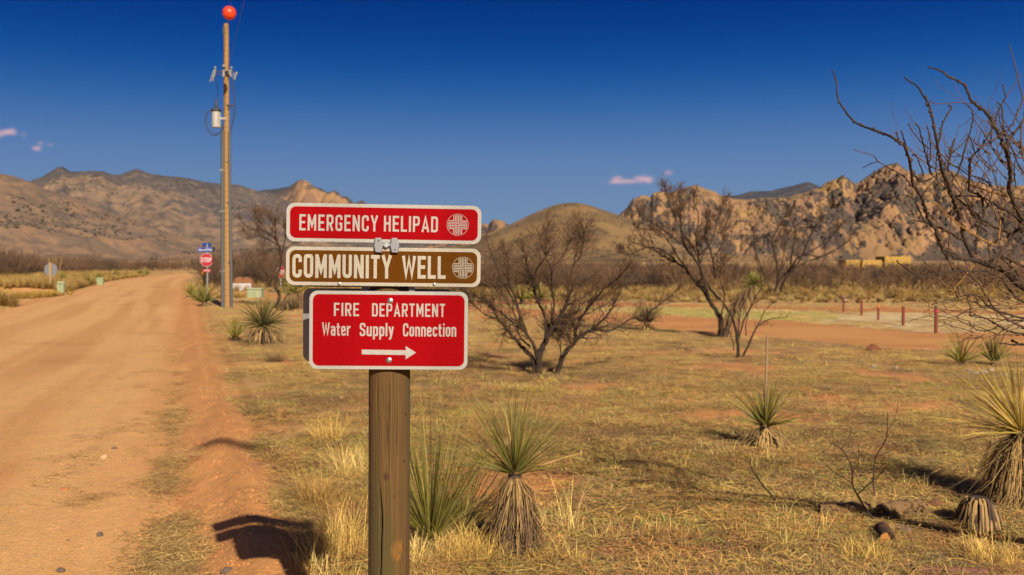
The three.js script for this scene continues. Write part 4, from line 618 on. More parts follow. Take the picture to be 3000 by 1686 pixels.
tracedTree('mesquite_tree', 'wide bare mesquite of many dark stems just right of the signs', 'tree', 'bare mesquites', zT1, 2.895, [610, 1385], [
  [[[600, 1385], [580, 1250], [500, 1160], [430, 1080], [350, 990], [270, 880], [220, 800], [120, 740], [20, 680]], 52, 14, -0.3],
  [[[630, 1385], [640, 1220], [700, 1080], [760, 970], [820, 880], [870, 760], [930, 640], [1050, 570]], 74, 13, 0.3],
  [[[630, 1300], [600, 1150], [540, 1060], [480, 980], [400, 930], [310, 860], [200, 760]], 42, 10, 0.6],
  [[[720, 1000], [670, 860], [610, 720], [580, 600], [530, 450], [500, 300]], 34, 10, -0.5],
  [[[775, 1390], [830, 1250], [930, 1110], [1030, 1030], [1120, 970], [1220, 870], [1280, 770], [1330, 660]], 56, 11, 0.4],
  [[[930, 1110], [960, 980], [1030, 850], [1110, 750], [1190, 650], [1320, 550], [1390, 470]], 30, 9, 0.9],
  [[[1110, 985], [1200, 1015], [1300, 985], [1400, 920], [1530, 870], [1650, 800], [1800, 670]], 26, 8, -0.5],
  [[[720, 1040], [780, 930], [850, 880], [950, 860], [1000, 740], [1110, 640]], 28, 8, -0.9],
  [[[575, 640], [620, 480], [690, 380], [660, 300], [650, 220], [690, 150]], 18, 7, 0.4], [[[745, 1000], [760, 800], [740, 620], [740, 500], [690, 380], [700, 260]], 24, 7, 0.8],
  [[[742, 480], [830, 390], [900, 240], [930, 180]], 12, 5, -0.4], [[[870, 760], [920, 480], [990, 360], [1020, 200], [980, 90]], 16, 7, 0.2], [[[540, 1060], [430, 780], [300, 540], [230, 350], [190, 230]], 24, 7, -0.6],
  [[[480, 980], [450, 780], [380, 600], [370, 430], [340, 300]], 20, 6, 0.7], [[[270, 900], [180, 880], [100, 810], [30, 760], [-60, 690]], 13, 6, 0.1], [[[650, 1250], [690, 1080], [760, 1020], [900, 930], [1060, 860], [1250, 760]], 26, 7, -0.8], [[[560, 1150], [470, 1060], [440, 900], [330, 720], [150, 560]], 22, 6, 0.4], [[[790, 1330], [820, 1180], [800, 1100], [850, 1010]], 14, 5, -0.2],
], { seed: 21, fill: 28, up: 0.03, level: 2, len: 0.4, depthSpread: 1.1, twigR: 0.0018, wscale: 0.85, kids: { 2: 4, 1: 4 }, from: 0.25 });
tracedTree('mesquite_tree', 'leaning bare mesquite tree growing at the near edge of the driveway', 'tree', 'bare mesquites', zT2, 2.586, [800, 1205], [
  [[[800, 1205], [812, 1100], [775, 1010], [725, 935], [670, 850], [610, 780], [540, 700], [480, 650], [400, 615], [300, 550], [160, 500]], 46, 8, -0.4],
  [[[725, 940], [690, 830], [650, 680], [560, 560], [480, 480], [300, 350], [190, 300]], 26, 8, 0.6], [[[800, 930], [720, 830], [660, 740], [640, 600], [620, 450], [640, 300], [600, 160]], 22, 7, 0.3],
  [[[760, 760], [755, 610], [830, 500], [840, 380], [880, 280]], 16, 6, -0.6], [[[560, 560], [510, 440], [505, 270], [490, 130]], 14, 5, 0.4], [[[760, 690], [730, 560], [690, 430], [720, 300]], 13, 5, 0.9], [[[480, 650], [380, 560], [260, 530], [100, 590], [40, 560]], 14, 5, -0.8], [[[640, 600], [740, 480], [780, 330], [830, 200]], 12, 5, 0.2], [[[610, 780], [480, 600], [400, 470], [330, 400], [200, 390]], 14, 5, -0.3], [[[640, 610], [500, 380], [420, 200], [390, 80]], 12, 5, 0.7], [[[812, 1040], [835, 900], [800, 760], [830, 640]], 12, 5, 0.4],
], { seed: 22, fill: 18, level: 2, len: 0.5, depthSpread: 1.5, twigR: 0.0036, kids: { 2: 4, 1: 4 }, from: 0.35 });
tracedTree('mesquite_shrub', 'slender many-stemmed bare shrub standing alone in the straw grass', 'shrub', null, zT2, 2.586, [945, 1362], [
  [[[945, 1362], [932, 1210], [900, 1080], [830, 960], [780, 900], [700, 810]], 30, 6, 0.3], [[[965, 1350], [1040, 1220], [1080, 1140], [1160, 1080], [1300, 1060]], 20, 5, -0.4], [[[1075, 1145], [1110, 1080], [1150, 1000], [1290, 890]], 11, 4, 0.3], [[[940, 1230], [990, 1070], [1060, 930], [1120, 830]], 14, 5, 0.2], [[[938, 1200], [960, 1000], [1010, 900], [1020, 860]], 12, 4, -0.6], [[[905, 1310], [895, 1230], [850, 1150], [800, 1080]], 10, 4, 0], [[[1115, 850], [1110, 740], [1080, 640], [1055, 420], [1100, 300]], 8, 4, 0.1], [[[1100, 800], [1180, 740], [1260, 690]], 6, 3, 0.3], [[[1000, 1200], [1000, 1100], [1040, 980], [1100, 930]], 9, 4, 0.5],
], { seed: 23, fill: 5, level: 1, len: 0.32, depthSpread: 0.6, twigR: 0.0032, kids: { 1: 2 }, from: 0.4 });
tracedTree('mesquite_tree', 'large spreading bare mesquite beyond the driveway in front of the thicket', 'tree', 'bare mesquites', zT2, 2.586, [1240, 895], [
  [[[1215, 895], [1240, 800], [1330, 700], [1420, 590], [1560, 600], [1730, 520]], 26, 6, -0.3], [[[1255, 895], [1280, 800], [1370, 680], [1440, 560], [1500, 420], [1560, 330]], 24, 6, 0.5], [[[1340, 690], [1350, 560], [1370, 400], [1330, 290]], 13, 5, 0.4], [[[1200, 880], [1150, 780], [1090, 620], [1060, 480]], 16, 5, -0.5], [[[1240, 800], [1230, 640], [1200, 480], [1240, 380]], 14, 5, 0.8], [[[1420, 590], [1620, 480], [1700, 380]], 11, 4, 0.2], [[[1300, 730], [1460, 640], [1640, 570], [1780, 470]], 12, 4, -0.7], [[[1240, 760], [1290, 560], [1290, 440]], 10, 4, 0.1],
], { seed: 24, fill: 11, level: 2, len: 1.1, depthSpread: 2.4, twigR: 0.006, kids: { 2: 4, 1: 3 }, from: 0.3 });
tracedTree('mesquite_tree', 'crooked slim bare tree leaning out from the yuccas behind the signs', 'tree', 'bare mesquites', zT3, 3.29, [352, 1135], [
  [[[350, 1135], [410, 1060], [422, 1010], [380, 905], [395, 830], [435, 700], [430, 570], [400, 490], [330, 420], [240, 380], [150, 370], [70, 310]], 40, 7, 0.2], [[[430, 590], [410, 530], [300, 460], [200, 430], [130, 435]], 16, 6, -0.5], [[[405, 500], [380, 450], [380, 350], [330, 260]], 12, 5, 0.6], [[[435, 640], [470, 500], [480, 400], [520, 300]], 14, 5, 0.4], [[[420, 560], [360, 560], [300, 590]], 9, 4, 0.1], [[[340, 430], [260, 330], [200, 250]], 9, 4, -0.3], [[[432, 600], [500, 540], [600, 480], [680, 400]], 11, 4, 0.7],
], { seed: 25, fill: 13, level: 2, len: 0.85, depthSpread: 1.2, twigR: 0.0055, kids: { 2: 4, 1: 3 }, from: 0.45 });

// ------------------------------------------------------------------ the near mesquite reaching in from the right
{
  const R = rng(31), pxA = ([x, y]) => [2400 + x / 3.148, 100 + y / 3.148], pxB = ([x, y]) => [2400 + x / 2.897, 540 + y / 2.897];
  const foot = (() => { const x = 4.3, z = -4.3; return onGround(x, z); })(), g = thing('mesquite_tree', 'near bare mesquite with knobbly budded branches reaching in from the edge of view', 'tree', null, foot);
  const depth = (px, py) => 4.35 + 0.16 * Math.sin(px * 0.013 + 1) + 0.16 * Math.sin(py * 0.012);
  const buds = [], fine = { thick: new GB(), thin: new GB() }, yel = new GB();
  const P3 = (q, dd) => at(q[0], q[1], depth(q[0], q[1]) + dd).sub(foot);
  const crotch = P3([3700, 1030], 0.0), trunk = smooth([V(0, -0.1, 0), V(0.02, 0.3, 0.02), crotch.clone().add(V(0.03, -0.06, 0)), crotch], 4); part('trunk', new GB().tube(trunk, trunk.map((_, k) => mix(0.065, 0.04, k / (trunk.length - 1))), 10).build(), MB.bark, g);
  const br = (conv, pts, w0, w1, drift = (R() - 0.5) * 0.5, kind = 'bark', root = false) => {   // widths in photograph pixels
    let px = pts.map(conv); const n = px.length, p3 = px.map((q, k) => P3(q, drift * k / (n - 1))); if (root) p3.unshift(crotch.clone().add(V(0, -0.1 * R(), 0)), crotch.clone().lerp(p3[0], 0.5).add(V(0, 0.03, 0)));
    const S = smooth(p3, 5).map((p) => p.add(jit(R, 0.0035))), m = S.length, off = root ? 10 : 0, rad = S.map((_, k) => mix(w0, w1, clamp((k - off) / (m - 1 - off))) / 2 * (4.35 / F) * (1 + 0.08 * (R() - 0.5)) * (k < off ? 1 + 0.5 * (1 - k / off) : 1));
    if (kind === 'yellow') { part('green_shoot', new GB().tube(S, rad, 6).build(), MB.yellow, g, 'yellow-barked young shoot'); return; }
    part('branch', new GB().tube(S, rad, w0 > 8 ? 10 : 7).build(), kind === 'purple' ? MB.purple : MB.bark, g);
    let acc = 0; for (let k = 1; k < m; k++) { acc += S[k].distanceTo(S[k - 1]); if (acc > 0.018 + 0.022 * R() && rad[k] < 0.0085) { acc = 0; buds.push([S[k], rad[k]]); } }
    if (w0 < 9) { const e = S[m - 1]; buds.push([e, rad[m - 1] * 1.2]); }
  };
  const A = (p, a, b, d, k, r) => br(pxA, p, a, b, d, k, r), B = (p, a, b, d, k, r) => br(pxB, p, a, b, d, k, r);
  B([[1738, 880], [1640, 790], [1560, 730], [1430, 680], [1340, 650], [1290, 636]], 22, 14, 0, 'bark', true);
  br((q) => q, [pxB([1320, 640]), pxB([1270, 540]), pxB([1230, 450]), pxB([1215, 370]), pxB([1180, 230]), pxB([1150, 150]), pxB([1110, 40]), pxA([1195, 1385]), pxA([1150, 1290]), pxA([1120, 1170]), pxA([1100, 1050]), pxA([1060, 850]), pxA([1010, 640]), pxA([960, 560]), pxA([910, 480]), pxA([840, 440]), pxA([785, 395])], 13, 3.4, -0.15);
  B([[1295, 640], [1200, 630], [1100, 600], [1045, 575]], 11, 4, -0.1);
  br((q) => q, [pxB([1230, 628]), pxB([1130, 590]), pxB([1050, 540]), pxB([1020, 490]), pxB([1000, 400]), pxB([930, 300]), pxB([900, 200]), pxB([870, 100]), pxB([800, 0]), pxA([870, 1385]), pxA([850, 1250]), pxA([820, 1120]), pxA([790, 1040]), pxA([730, 990]), pxA([640, 935]), pxA([500, 885]), pxA([330, 810]), pxA([260, 730]), pxA([195, 640]), pxA([165, 540]), pxA([165, 450]), pxA([150, 390]), pxA([115, 315])].filter((_, k) => k !== 8), 11, 3.2, -0.25);
  B([[1230, 480], [1150, 430], [1040, 375], [905, 322], [850, 220], [810, 130], [740, 95]], 8.5, 3, 0.1); B([[905, 322], [850, 312], [780, 305]], 4, 2.6, 0.05);
  br((q) => q, [pxB([1738, 300]), pxB([1690, 220]), pxB([1640, 120]), pxB([1612, 30]), pxA([1765, 1330]), pxA([1755, 1200]), pxA([1700, 1000]), pxA([1620, 860]), pxA([1540, 720]), pxA([1410, 620]), pxA([1350, 480]), pxA([1280, 430]), pxA([1200, 395]), pxA([1120, 335]), pxA([1010, 305])], 14, 3.6, -0.1, 'bark', true);
  B([[1738, 370], [1640, 430], [1580, 530], [1500, 620], [1440, 672]], 9, 8, 0.12, 'bark', true);
  A([[1385, 1448], [1390, 1220], [1400, 1150], [1480, 1060], [1600, 870], [1660, 700], [1720, 590], [1700, 465]], 7, 3, 0.1); A([[1480, 1060], [1650, 950], [1750, 880], [1830, 740], [1880, 590], [1850, 480], [1810, 300], [1775, 160], [1750, 95]], 6, 2.2, 0.3, 'purple');
  br((q) => q, [pxB([1330, 590]), pxB([1350, 400]), pxB([1400, 240]), pxB([1380, 120]), pxA([1385, 1440])], 8, 6.5, 0.1);
  A([[1750, 1120], [1740, 990], [1830, 880], [1900, 770], [1990, 640]], 8, 5, 0.2); A([[1780, 1290], [1740, 1000], [1700, 850], [1690, 680], [1650, 630]], 6.5, 3, 0.25);
  A([[1200, 1390], [1290, 1260], [1340, 1080], [1380, 950], [1420, 800], [1415, 700], [1380, 665]], 6, 2.6, 0.15); A([[1105, 1000], [1150, 810], [1220, 680], [1205, 660]], 5, 3, 0.2); A([[1040, 1300], [1010, 1200], [960, 1000], [930, 880], [900, 830]], 5, 2.6, -0.2); A([[1015, 1200], [1035, 1080], [1010, 900], [995, 850]], 4, 2.2, 0.2); A([[1020, 1060], [940, 990], [860, 890], [830, 830]], 4, 2.2, -0.2, 'purple');
  A([[1190, 1260], [1205, 1140], [1220, 1050], [1250, 970]], 5, 3.2, 0.1); A([[960, 1310], [960, 1290], [920, 1170], [890, 1110], [865, 1120]], 4.5, 2.6, 0.1); A([[850, 1400], [780, 1310], [620, 1220], [540, 1170], [490, 1115], [325, 1070]], 4.2, 2, -0.3, 'purple'); A([[835, 1150], [790, 1000], [765, 900]], 5, 3.4, 0.05); A([[733, 985], [722, 910]], 4, 3.4, 0.05); A([[540, 1175], [450, 1210], [405, 1235]], 2.6, 1.6, 0); A([[1010, 615], [1080, 640], [1250, 635], [1400, 640]], 2.6, 2.2, 0.05, 'purple'); A([[1400, 1150], [1440, 1100], [1400, 970], [1380, 930]], 4, 2.4, 0.1); A([[1240, 1090], [1320, 1020], [1380, 950]], 3, 2.4, 0.1); A([[1720, 590], [1800, 480], [1870, 370]], 2.8, 1.8, 0.1, 'purple'); A([[1850, 820], [1780, 720], [1700, 610]], 2.4, 1.8, 0.1, 'purple');
  A([[1640, 1290], [1560, 1200], [1470, 1110]], 3, 2, 0.2, 'purple'); A([[1889, 1280], [1820, 1160], [1770, 1010]], 5, 3, 0.3); A([[1600, 1400], [1500, 1330], [1380, 1300], [1270, 1220], [1160, 1190]], 4.5, 3, 0.1); A([[880, 1300], [960, 1360], [1060, 1320], [1190, 1240]], 5, 3, 0.2); A([[1100, 1400], [1080, 1250], [1090, 1100]], 4, 3, 0.15); A([[1820, 1420], [1800, 1250], [1830, 1120], [1889, 1110]], 4, 2.4, 0.2); A([[1650, 1420], [1600, 1250], [1560, 1130]], 3.6, 2, 0.3);
  B([[1600, 105], [1440, 60], [1300, 0], [1150, -80]], 5, 4, 0.1, 'yellow'); B([[1500, 520], [1350, 450], [1200, 350], [1060, 230], [980, 150]], 5.2, 3.4, -0.15, 'yellow'); B([[1530, 470], [1545, 300], [1560, 180], [1600, 90]], 4, 3, 0.1, 'yellow'); B([[1120, 930], [1180, 850], [1250, 770], [1320, 690]].reverse(), 4, 2, -0.1, 'yellow');
  B([[1738, 1000], [1620, 900], [1550, 800], [1450, 745], [1280, 740], [1120, 745], [1000, 765], [830, 775], [740, 715], [665, 660]], 6, 3, -0.25, 'bark', true); B([[1738, 1210], [1500, 1060], [1420, 940], [1370, 860], [1290, 770], [1240, 660]], 6, 3, -0.2, 'purple', true);
  B([[1738, 1135], [1550, 1090], [1430, 1030], [1380, 970], [1300, 940], [1180, 960], [960, 1025]], 6, 2, -0.25, 'bark', true); B([[1738, 1275], [1620, 1250], [1540, 1210], [1460, 1160], [1340, 1115], [1280, 1105], [1285, 1060], [1260, 960]], 6, 2.2, -0.1, 'bark', true); B([[1535, 1200], [1430, 1245], [1340, 1235], [1275, 1180]], 4, 2.2, -0.1); B([[1850, 1370], [1738, 1360], [1650, 1362], [1535, 1350]], 9, 3, -0.1, 'bark', true); B([[1690, 1355], [1650, 1330]], 7, 5, 0); B([[1410, 1060], [1360, 1030], [1325, 940]], 3, 2, 0.1);
  B([[1738, 340], [1640, 250], [1500, 180], [1400, 115], [1140, 100]], 7, 5, 0.2, 'bark', true); B([[1650, 425], [1620, 415], [1500, 370], [1400, 310], [1280, 200], [1180, 120]], 8, 5, 0.15); B([[1330, 570], [1350, 400], [1400, 240], [1450, 150], [1480, 50]], 5, 3.4, 0.1); B([[1540, 600], [1620, 640], [1738, 700], [1850, 760]], 7, 9, 0.2); B([[1700, 800], [1660, 720], [1560, 640], [1480, 560]], 6, 4, 0.2);
  // tangled fill deeper inside the crown
  for (let k = 0; k < 85; k++) { const t = R(), bx = mix(2770, 3140, R()), by = mix(420, 860, R()) + (bx < 2850 ? 40 : 0), p = P3([bx, by], (R() - 0.2) * 0.8); sprout(R, fine, p, V(-0.35 + (R() - 0.5), 0.7 * R() + 0.15, (R() - 0.5)), 0.14 + 0.2 * R(), 0.0035 + 0.002 * R(), 1, { up: 0.12, minR: 0.0011, kids: { 1: 2 }, kink: 0.5, thickLevel: 9, buds }); }
  for (let k = 0; k < 54; k++) { const p = P3([mix(2830, 3100, R()), mix(760, 990, R())], (R() - 0.2) * 0.6); sprout(R, fine, p, V(-0.7 + 0.5 * (R() - 0.5), 0.5 * (R() - 0.5), R() - 0.5), 0.14 + 0.16 * R(), 0.003, 1, { up: 0.03, minR: 0.001, kids: { 1: 2 }, kink: 0.6, thickLevel: 9, buds }); }
  part('twigs', fine.thin.build(), MB.twig, g, undefined, 'stuff');
  const bud = new GB(), bg = new THREE.IcosahedronGeometry(1, 0); for (const [p, r] of buds) { const s = Math.max(0.0016, r * (1.25 + 0.7 * R())); bud.geo(bg, M4(p.x + (R() - 0.5) * s, p.y + (R() - 0.5) * s, p.z + (R() - 0.5) * s, R() * 6, R() * 6, 0, s, s * (1 + 0.4 * R()), s)); } part('buds', bud.build(), MB.bud, g, undefined, 'stuff');
}
console.log('trees done');

// ------------------------------------------------------------------ yuccas
const MY = { leaf: VC(0.7), dead: VC(0.95), core: std(L3(70, 52, 36), 1), stalk: std(L3(128, 104, 76), 0.9) };
const yGreen = L3(106, 100, 27), yGreen2 = L3(56, 58, 16), yTip = L3(146, 124, 54), dPale = L3(164, 130, 76), dGrey = L3(104, 80, 54), dDark = L3(52, 38, 28), yYel = L3(166, 138, 50);
function yucca(label, foot, { seed, trunk = 0.3, trunkR = 0.05, n = 150, len = 0.5, spread = 1.25, up = 0.2, width = 0.008, skirt = 160, skirtLen = 0.3, lean = [0, 0], greens = [yGreen, yGreen2], stalk = 0, pale = 0.35, group = 'yuccas', flare = 1, sky = 1, name = 'yucca' }) {
  const R = rng(seed), g = thing(name, label, 'yucca', group, foot), topP = V(lean[0], trunk, lean[1]);
  const tp = smooth([V(0, -0.06, 0), V(lean[0] * 0.35, trunk * 0.55, lean[1] * 0.35), topP], 4); part('trunk', new GB().tube(tp, tp.map(() => trunkR * 0.62), 9).build(), MY.core, g);
  const lf = new GB();
  for (let k = 0; k < n; k++) {
    const u = R(), a = R() * Math.PI * 2, th = spread * Math.pow(u, 0.75), L = len * (0.72 + 0.4 * R()) * (u > 0.85 ? 0.85 : 1), dir = V(Math.sin(th) * Math.cos(a), Math.cos(th), Math.sin(th) * Math.sin(a)), sag = (0.05 + 0.22 * u * R()) * L, base = topP.clone().addScaledVector(dir, trunkR * 0.5), side = dir.clone().cross(V(R() - 0.5, R() - 0.3, R() - 0.5)).normalize();
    const c = R() < 0.025 ? dPale : mix3(greens[0], greens[1], R() < 0.5 ? R() * 0.5 : 0.4 + 0.6 * R()), kx = (R() - 0.5) * 0.16 * L, kz = (R() - 0.5) * 0.16 * L, kd = R() < 0.07 ? L * 0.45 : 0, pts = [0, 0.3, 0.65, 1].map((t) => base.clone().addScaledVector(dir, L * t).add(V(kx * t * t, -sag * t * t + up * 0.1 * t - kd * Math.max(0, t - 0.5), kz * t * t))), w = width * (0.8 + 0.5 * R());
    lf.blade(pts, [w * 1.15, w, w * 0.72, w * 0.12], side, c, R() < 0.25 ? mix3(c, yTip, 0.8) : mix3(c, yTip, 0.25));
  }
  part('leaf_rosette', lf.build(), MY.leaf, g, undefined, 'stuff');
  if (skirt) {
    const sk = new GB();
    for (let k = 0; k < skirt; k++) {
      const q = R(), a = R() * Math.PI * 2, y0 = trunk * (0.25 + 0.75 * Math.pow(q, 0.6)), t0 = clamp(y0 / Math.max(0.05, trunk)), o = V(lean[0] * t0 * t0, 0, lean[1] * t0 * t0), r0 = trunkR * 0.5, out = trunkR * (0.8 + 0.9 * R()) * flare, L = Math.min(y0 + 0.04, skirtLen * (0.6 + 0.6 * R())), top = q > 0.8, ca = Math.cos(a), sa = Math.sin(a), lift = R() < 0.1 ? 0.5 * R() + 0.2 : 0;
      const pts = [V(ca * r0, y0, sa * r0), V(ca * (r0 + out), y0 - L * 0.25 + lift * L * 0.3, sa * (r0 + out)), V(ca * (r0 + out * 1.35 + lift * L), y0 - L * (0.65 - lift * 0.4), sa * (r0 + out * 1.35 + lift * L)), V(ca * (r0 + out * (1.3 + R() * 0.5) + lift * L * 1.5) + (R() - 0.5) * 0.09, Math.max(0.005, y0 - L * (1 - lift * 0.6)), sa * (r0 + out * (1.3 + R() * 0.5) + lift * L * 1.5))].map((p) => p.add(o));
      const c = R() < pale ? mix3(dPale, dGrey, R() * 0.5) : mix3(dGrey, dDark, R()); sk.blade(pts, [width * 1.1, width * 0.9, width * 0.7, width * 0.25], V(-sa + 0.5 * (R() - 0.5), 0.1 * (R() - 0.5), ca).normalize(), top ? mix3(c, dPale, 0.4) : c);
    }
    part('dead_leaf_skirt', sk.build(), MY.dead, g, undefined, 'stuff');
  }
  if (stalk) part('flower_stalk', new GB().tube(smooth([topP, topP.clone().add(V(0.004, stalk * 0.5, 0)), topP.clone().add(V(0.012, stalk, 0))], 4), [0.012, 0.012, 0.011, 0.011, 0.0105, 0.01, 0.01, 0.009, 0.008], 7).build(), MY.stalk, g);
  return g;
}
yucca('soaptree yucca with shaggy brown skirted trunk right beside the sign post', ground(1508, 1618), { seed: 41, trunk: 0.43, trunkR: 0.065, n: 210, len: 0.52, spread: 1.3, skirt: 900, skirtLen: 0.34, width: 0.0048, pale: 0.2, flare: 0.8 });
yucca('stemless yucca clump of upright green leaves against the sign post', ground(1262, 1622), { seed: 42, trunk: 0.05, trunkR: 0.09, n: 200, len: 0.8, spread: 0.8, skirt: 0, width: 0.0052 });
yucca('leaning side fan of the yucca clump crossing the neighbouring skirt', ground(1330, 1600), { seed: 43, trunk: 0.04, trunkR: 0.06, n: 80, len: 0.68, spread: 1.05, skirt: 0, lean: [0.03, -0.05], width: 0.0045 });
yucca('small yucca with a bare upright flower stalk standing in open straw', ground(2242, 1318), { seed: 44, trunk: 0.2, trunkR: 0.07, n: 120, len: 0.42, spread: 1.35, skirt: 150, skirtLen: 0.24, stalk: 0.80, pale: 0.85, flare: 1.5, width: 0.009 });
yucca('yellow-green yucca with a thick pale skirted trunk near the cut stump', ground(2990, 1478), { seed: 45, trunk: 0.48, trunkR: 0.1, n: 210, len: 0.54, spread: 1.75, skirt: 760, skirtLen: 0.42, pale: 0.7, greens: [yYel, L3(140, 116, 44)], width: 0.006, flare: 1.1 });
yucca('bushy dark yucca with a pale skirt in the roadside grass behind the berm', ground(772, 1008), { seed: 46, trunk: 0.42, trunkR: 0.12, n: 210, len: 0.72, spread: 1.7, skirt: 200, skirtLen: 0.4, pale: 0.4, width: 0.018, greens: [L3(70, 66, 22), L3(38, 38, 16)], flare: 1.7 });
yucca('bright young yucca tuft beside the bushy dark roadside yucca', ground(690, 1000), { seed: 47, trunk: 0.05, trunkR: 0.08, n: 90, len: 0.62, spread: 0.95, skirt: 30, skirtLen: 0.2, greens: [L3(120, 112, 30), L3(92, 90, 28)], width: 0.014 });
yucca('green yucca clump at the foot of the wooden utility pole', ground(598, 897), { seed: 48, trunk: 0.15, trunkR: 0.15, n: 150, len: 0.85, spread: 1.4, skirt: 60, skirtLen: 0.2, width: 0.03, greens: [L3(92, 92, 24), L3(56, 62, 18)] });
yucca('smaller yellow-green yucca clump next to the one by the utility pole', ground(562, 872), { seed: 49, trunk: 0.12, trunkR: 0.14, n: 120, len: 0.8, spread: 1.3, skirt: 0, width: 0.03, greens: [L3(120, 108, 26), L3(80, 80, 22)] });
yucca('flat-headed yucca half hidden behind the two blade signs', ground(862, 905), { seed: 50, trunk: 0.95, trunkR: 0.16, n: 190, len: 0.95, spread: 1.75, skirt: 240, skirtLen: 0.8, width: 0.024, pale: 0.2, greens: [L3(96, 92, 26), L3(58, 58, 20)] });
yucca('pale grassy yucca beside the driveway at its bend', ground(2815, 1072), { seed: 51, trunk: 0.05, trunkR: 0.08, n: 100, len: 0.55, spread: 1.15, skirt: 20, skirtLen: 0.15, width: 0.012, greens: [L3(132, 120, 48), L3(104, 98, 38)] });
yucca('greener grassy yucca next to the pale one by the driveway', ground(2912, 1072), { seed: 52, trunk: 0.05, trunkR: 0.09, n: 130, len: 0.52, spread: 0.95, skirt: 20, skirtLen: 0.15, width: 0.012, greens: [L3(88, 92, 26), L3(60, 66, 20)] });
yucca('dark green yucca by the driveway under the wide mesquite limb', ground(1895, 968), { seed: 53, trunk: 0.2, trunkR: 0.12, n: 130, len: 0.6, spread: 1.3, skirt: 60, skirtLen: 0.25, width: 0.02, greens: [L3(72, 70, 22), L3(40, 42, 16)] });
yucca('tall leaning yucca with a round green head behind the slender shrub', ground(2122, 990), { seed: 54, trunk: 1.35, trunkR: 0.12, n: 420, len: 0.3, spread: 2.3, skirt: 420, skirtLen: 0.4, lean: [0.78, -0.2], width: 0.011, pale: 0.15, greens: [L3(112, 110, 40), L3(74, 76, 28)] });
yucca('leaning dark yucca trunk crossing behind the crooked slim tree', ground(822, 912), { seed: 55, trunk: 0.75, trunkR: 0.12, n: 110, len: 0.6, spread: 1.8, skirt: 160, skirtLen: 0.4, lean: [0.5, -0.2], width: 0.022, pale: 0.1, greens: [L3(100, 96, 26), L3(60, 62, 20)] });
for (const [px, py, s] of [[262, 838, 60], [285, 826, 61], [340, 815, 62], [412, 808, 63], [430, 806, 64], [180, 832, 65], [1530, 892, 66], [1580, 888, 67]]) yucca('small round green yucca dotted among the roadside brush far off', ground(px, py), { seed: s, trunk: 0.25, trunkR: 0.2, n: 70, len: 0.75, spread: 1.6, skirt: 0, width: 0.06, greens: [L3(112, 104, 26), L3(74, 74, 22)], group: 'far green yuccas' });

// ------------------------------------------------------------------ yucca stump, dead logs, cut wood, pipe, sticks
{
  const R = rng(71), f = ground(2868, 1552), g = thing('yucca_stump', 'cut yucca stump with pale drooping leaf bases and hollow dark top', 'stump', null, f), s = new GB();
  part('core', new GB().geo(new THREE.LatheGeometry([[0.02, 0.06], [0.03, 0.1], [0.045, 0.185], [0.055, 0.2], [0.062, 0.18], [0.066, 0]].map(([a, b]) => new THREE.Vector2(a, b)), 18)).build(), std(L3(52, 36, 26), 1), g);
  for (let k = 0; k < 150; k++) { const a = R() * 6.283, y0 = 0.1 + 0.11 * R(), ca = Math.cos(a), sa = Math.sin(a), o = 0.02 + 0.02 * R(), L = y0 * (0.75 + 0.3 * R()); s.blade([V(ca * 0.07, y0, sa * 0.07), V(ca * (0.09 + o * 0.5), y0 - 0.02, sa * (0.09 + o * 0.5)), V(ca * (0.1 + o), y0 - L * 0.6, sa * (0.1 + o)), V(ca * (0.105 + o * 1.2), Math.max(0.004, y0 - L), sa * (0.105 + o * 1.2))], [0.013, 0.013, 0.011, 0.006], V(-sa, 0, ca), R() < 0.6 ? mix3(dPale, dGrey, R() * 0.5) : mix3(dGrey, dDark, R())); }
  part('leaf_bases', s.build(), MY.dead, g, undefined, 'stuff');
}
function deadLog(label, a, b, r, seed, spiky) {
  const R = rng(seed), A = ground(...a), Bq = ground(...b), g = thing('dead_yucca_log', label, 'log', 'fallen yucca logs', A), e = Bq.clone().sub(A), pts = smooth([V(0, r * 0.7, 0), e.clone().multiplyScalar(0.5).add(V(0, r * 0.9, 0.01)), e.clone().add(V(0, r * 0.7, 0))], 8), gb = new GB().tube(pts, pts.map((_, k) => r * (0.75 + 0.4 * noise(k * 0.7, seed))), 14), P = gb.p;
  for (let k = 0; k < P.length; k += 3) { const q = 0.02 * (noise(P[k] * 60, P[k + 1] * 60 + P[k + 2] * 47) - 0.5); P[k] += q; P[k + 1] += q; }
  const lg = gb.build(); lg.computeVertexNormals(); part('stem', lg, std(L3(108, 80, 50), 1), g);
  const s = new GB(); for (let k = 0; k < (spiky ? 420 : 200); k++) { const t = R(), p = pts[Math.floor(t * (pts.length - 1))].clone(), d = jit(R, 2).normalize(), c = R() < 0.4 ? dPale : mix3(dGrey, dDark, R()); d.y = Math.abs(d.y) * 0.8; p.addScaledVector(d, r * 0.8); const q = p.clone().addScaledVector(d, r * 0.5).add(V(0.05 * (R() - 0.2), -0.01, 0.01)); q.y = Math.max(q.y, -0.02); s.blade([p, p.clone().lerp(q, 0.6).add(V(0, 0.006, 0)), q], [0.009, 0.008, 0.003], d.clone().cross(V(0.3, 1, 0.2)).normalize(), c); } part('leaf_bases', s.build(), MY.dead, g, undefined, 'stuff');
}
deadLog('crumbling brown fallen yucca log left of the spiky one', [2405, 1512], [2540, 1512], 0.05, 72, false);
deadLog('spiky fallen yucca log bristling with grey leaf bases', [2585, 1528], [2690, 1512], 0.062, 73, true);
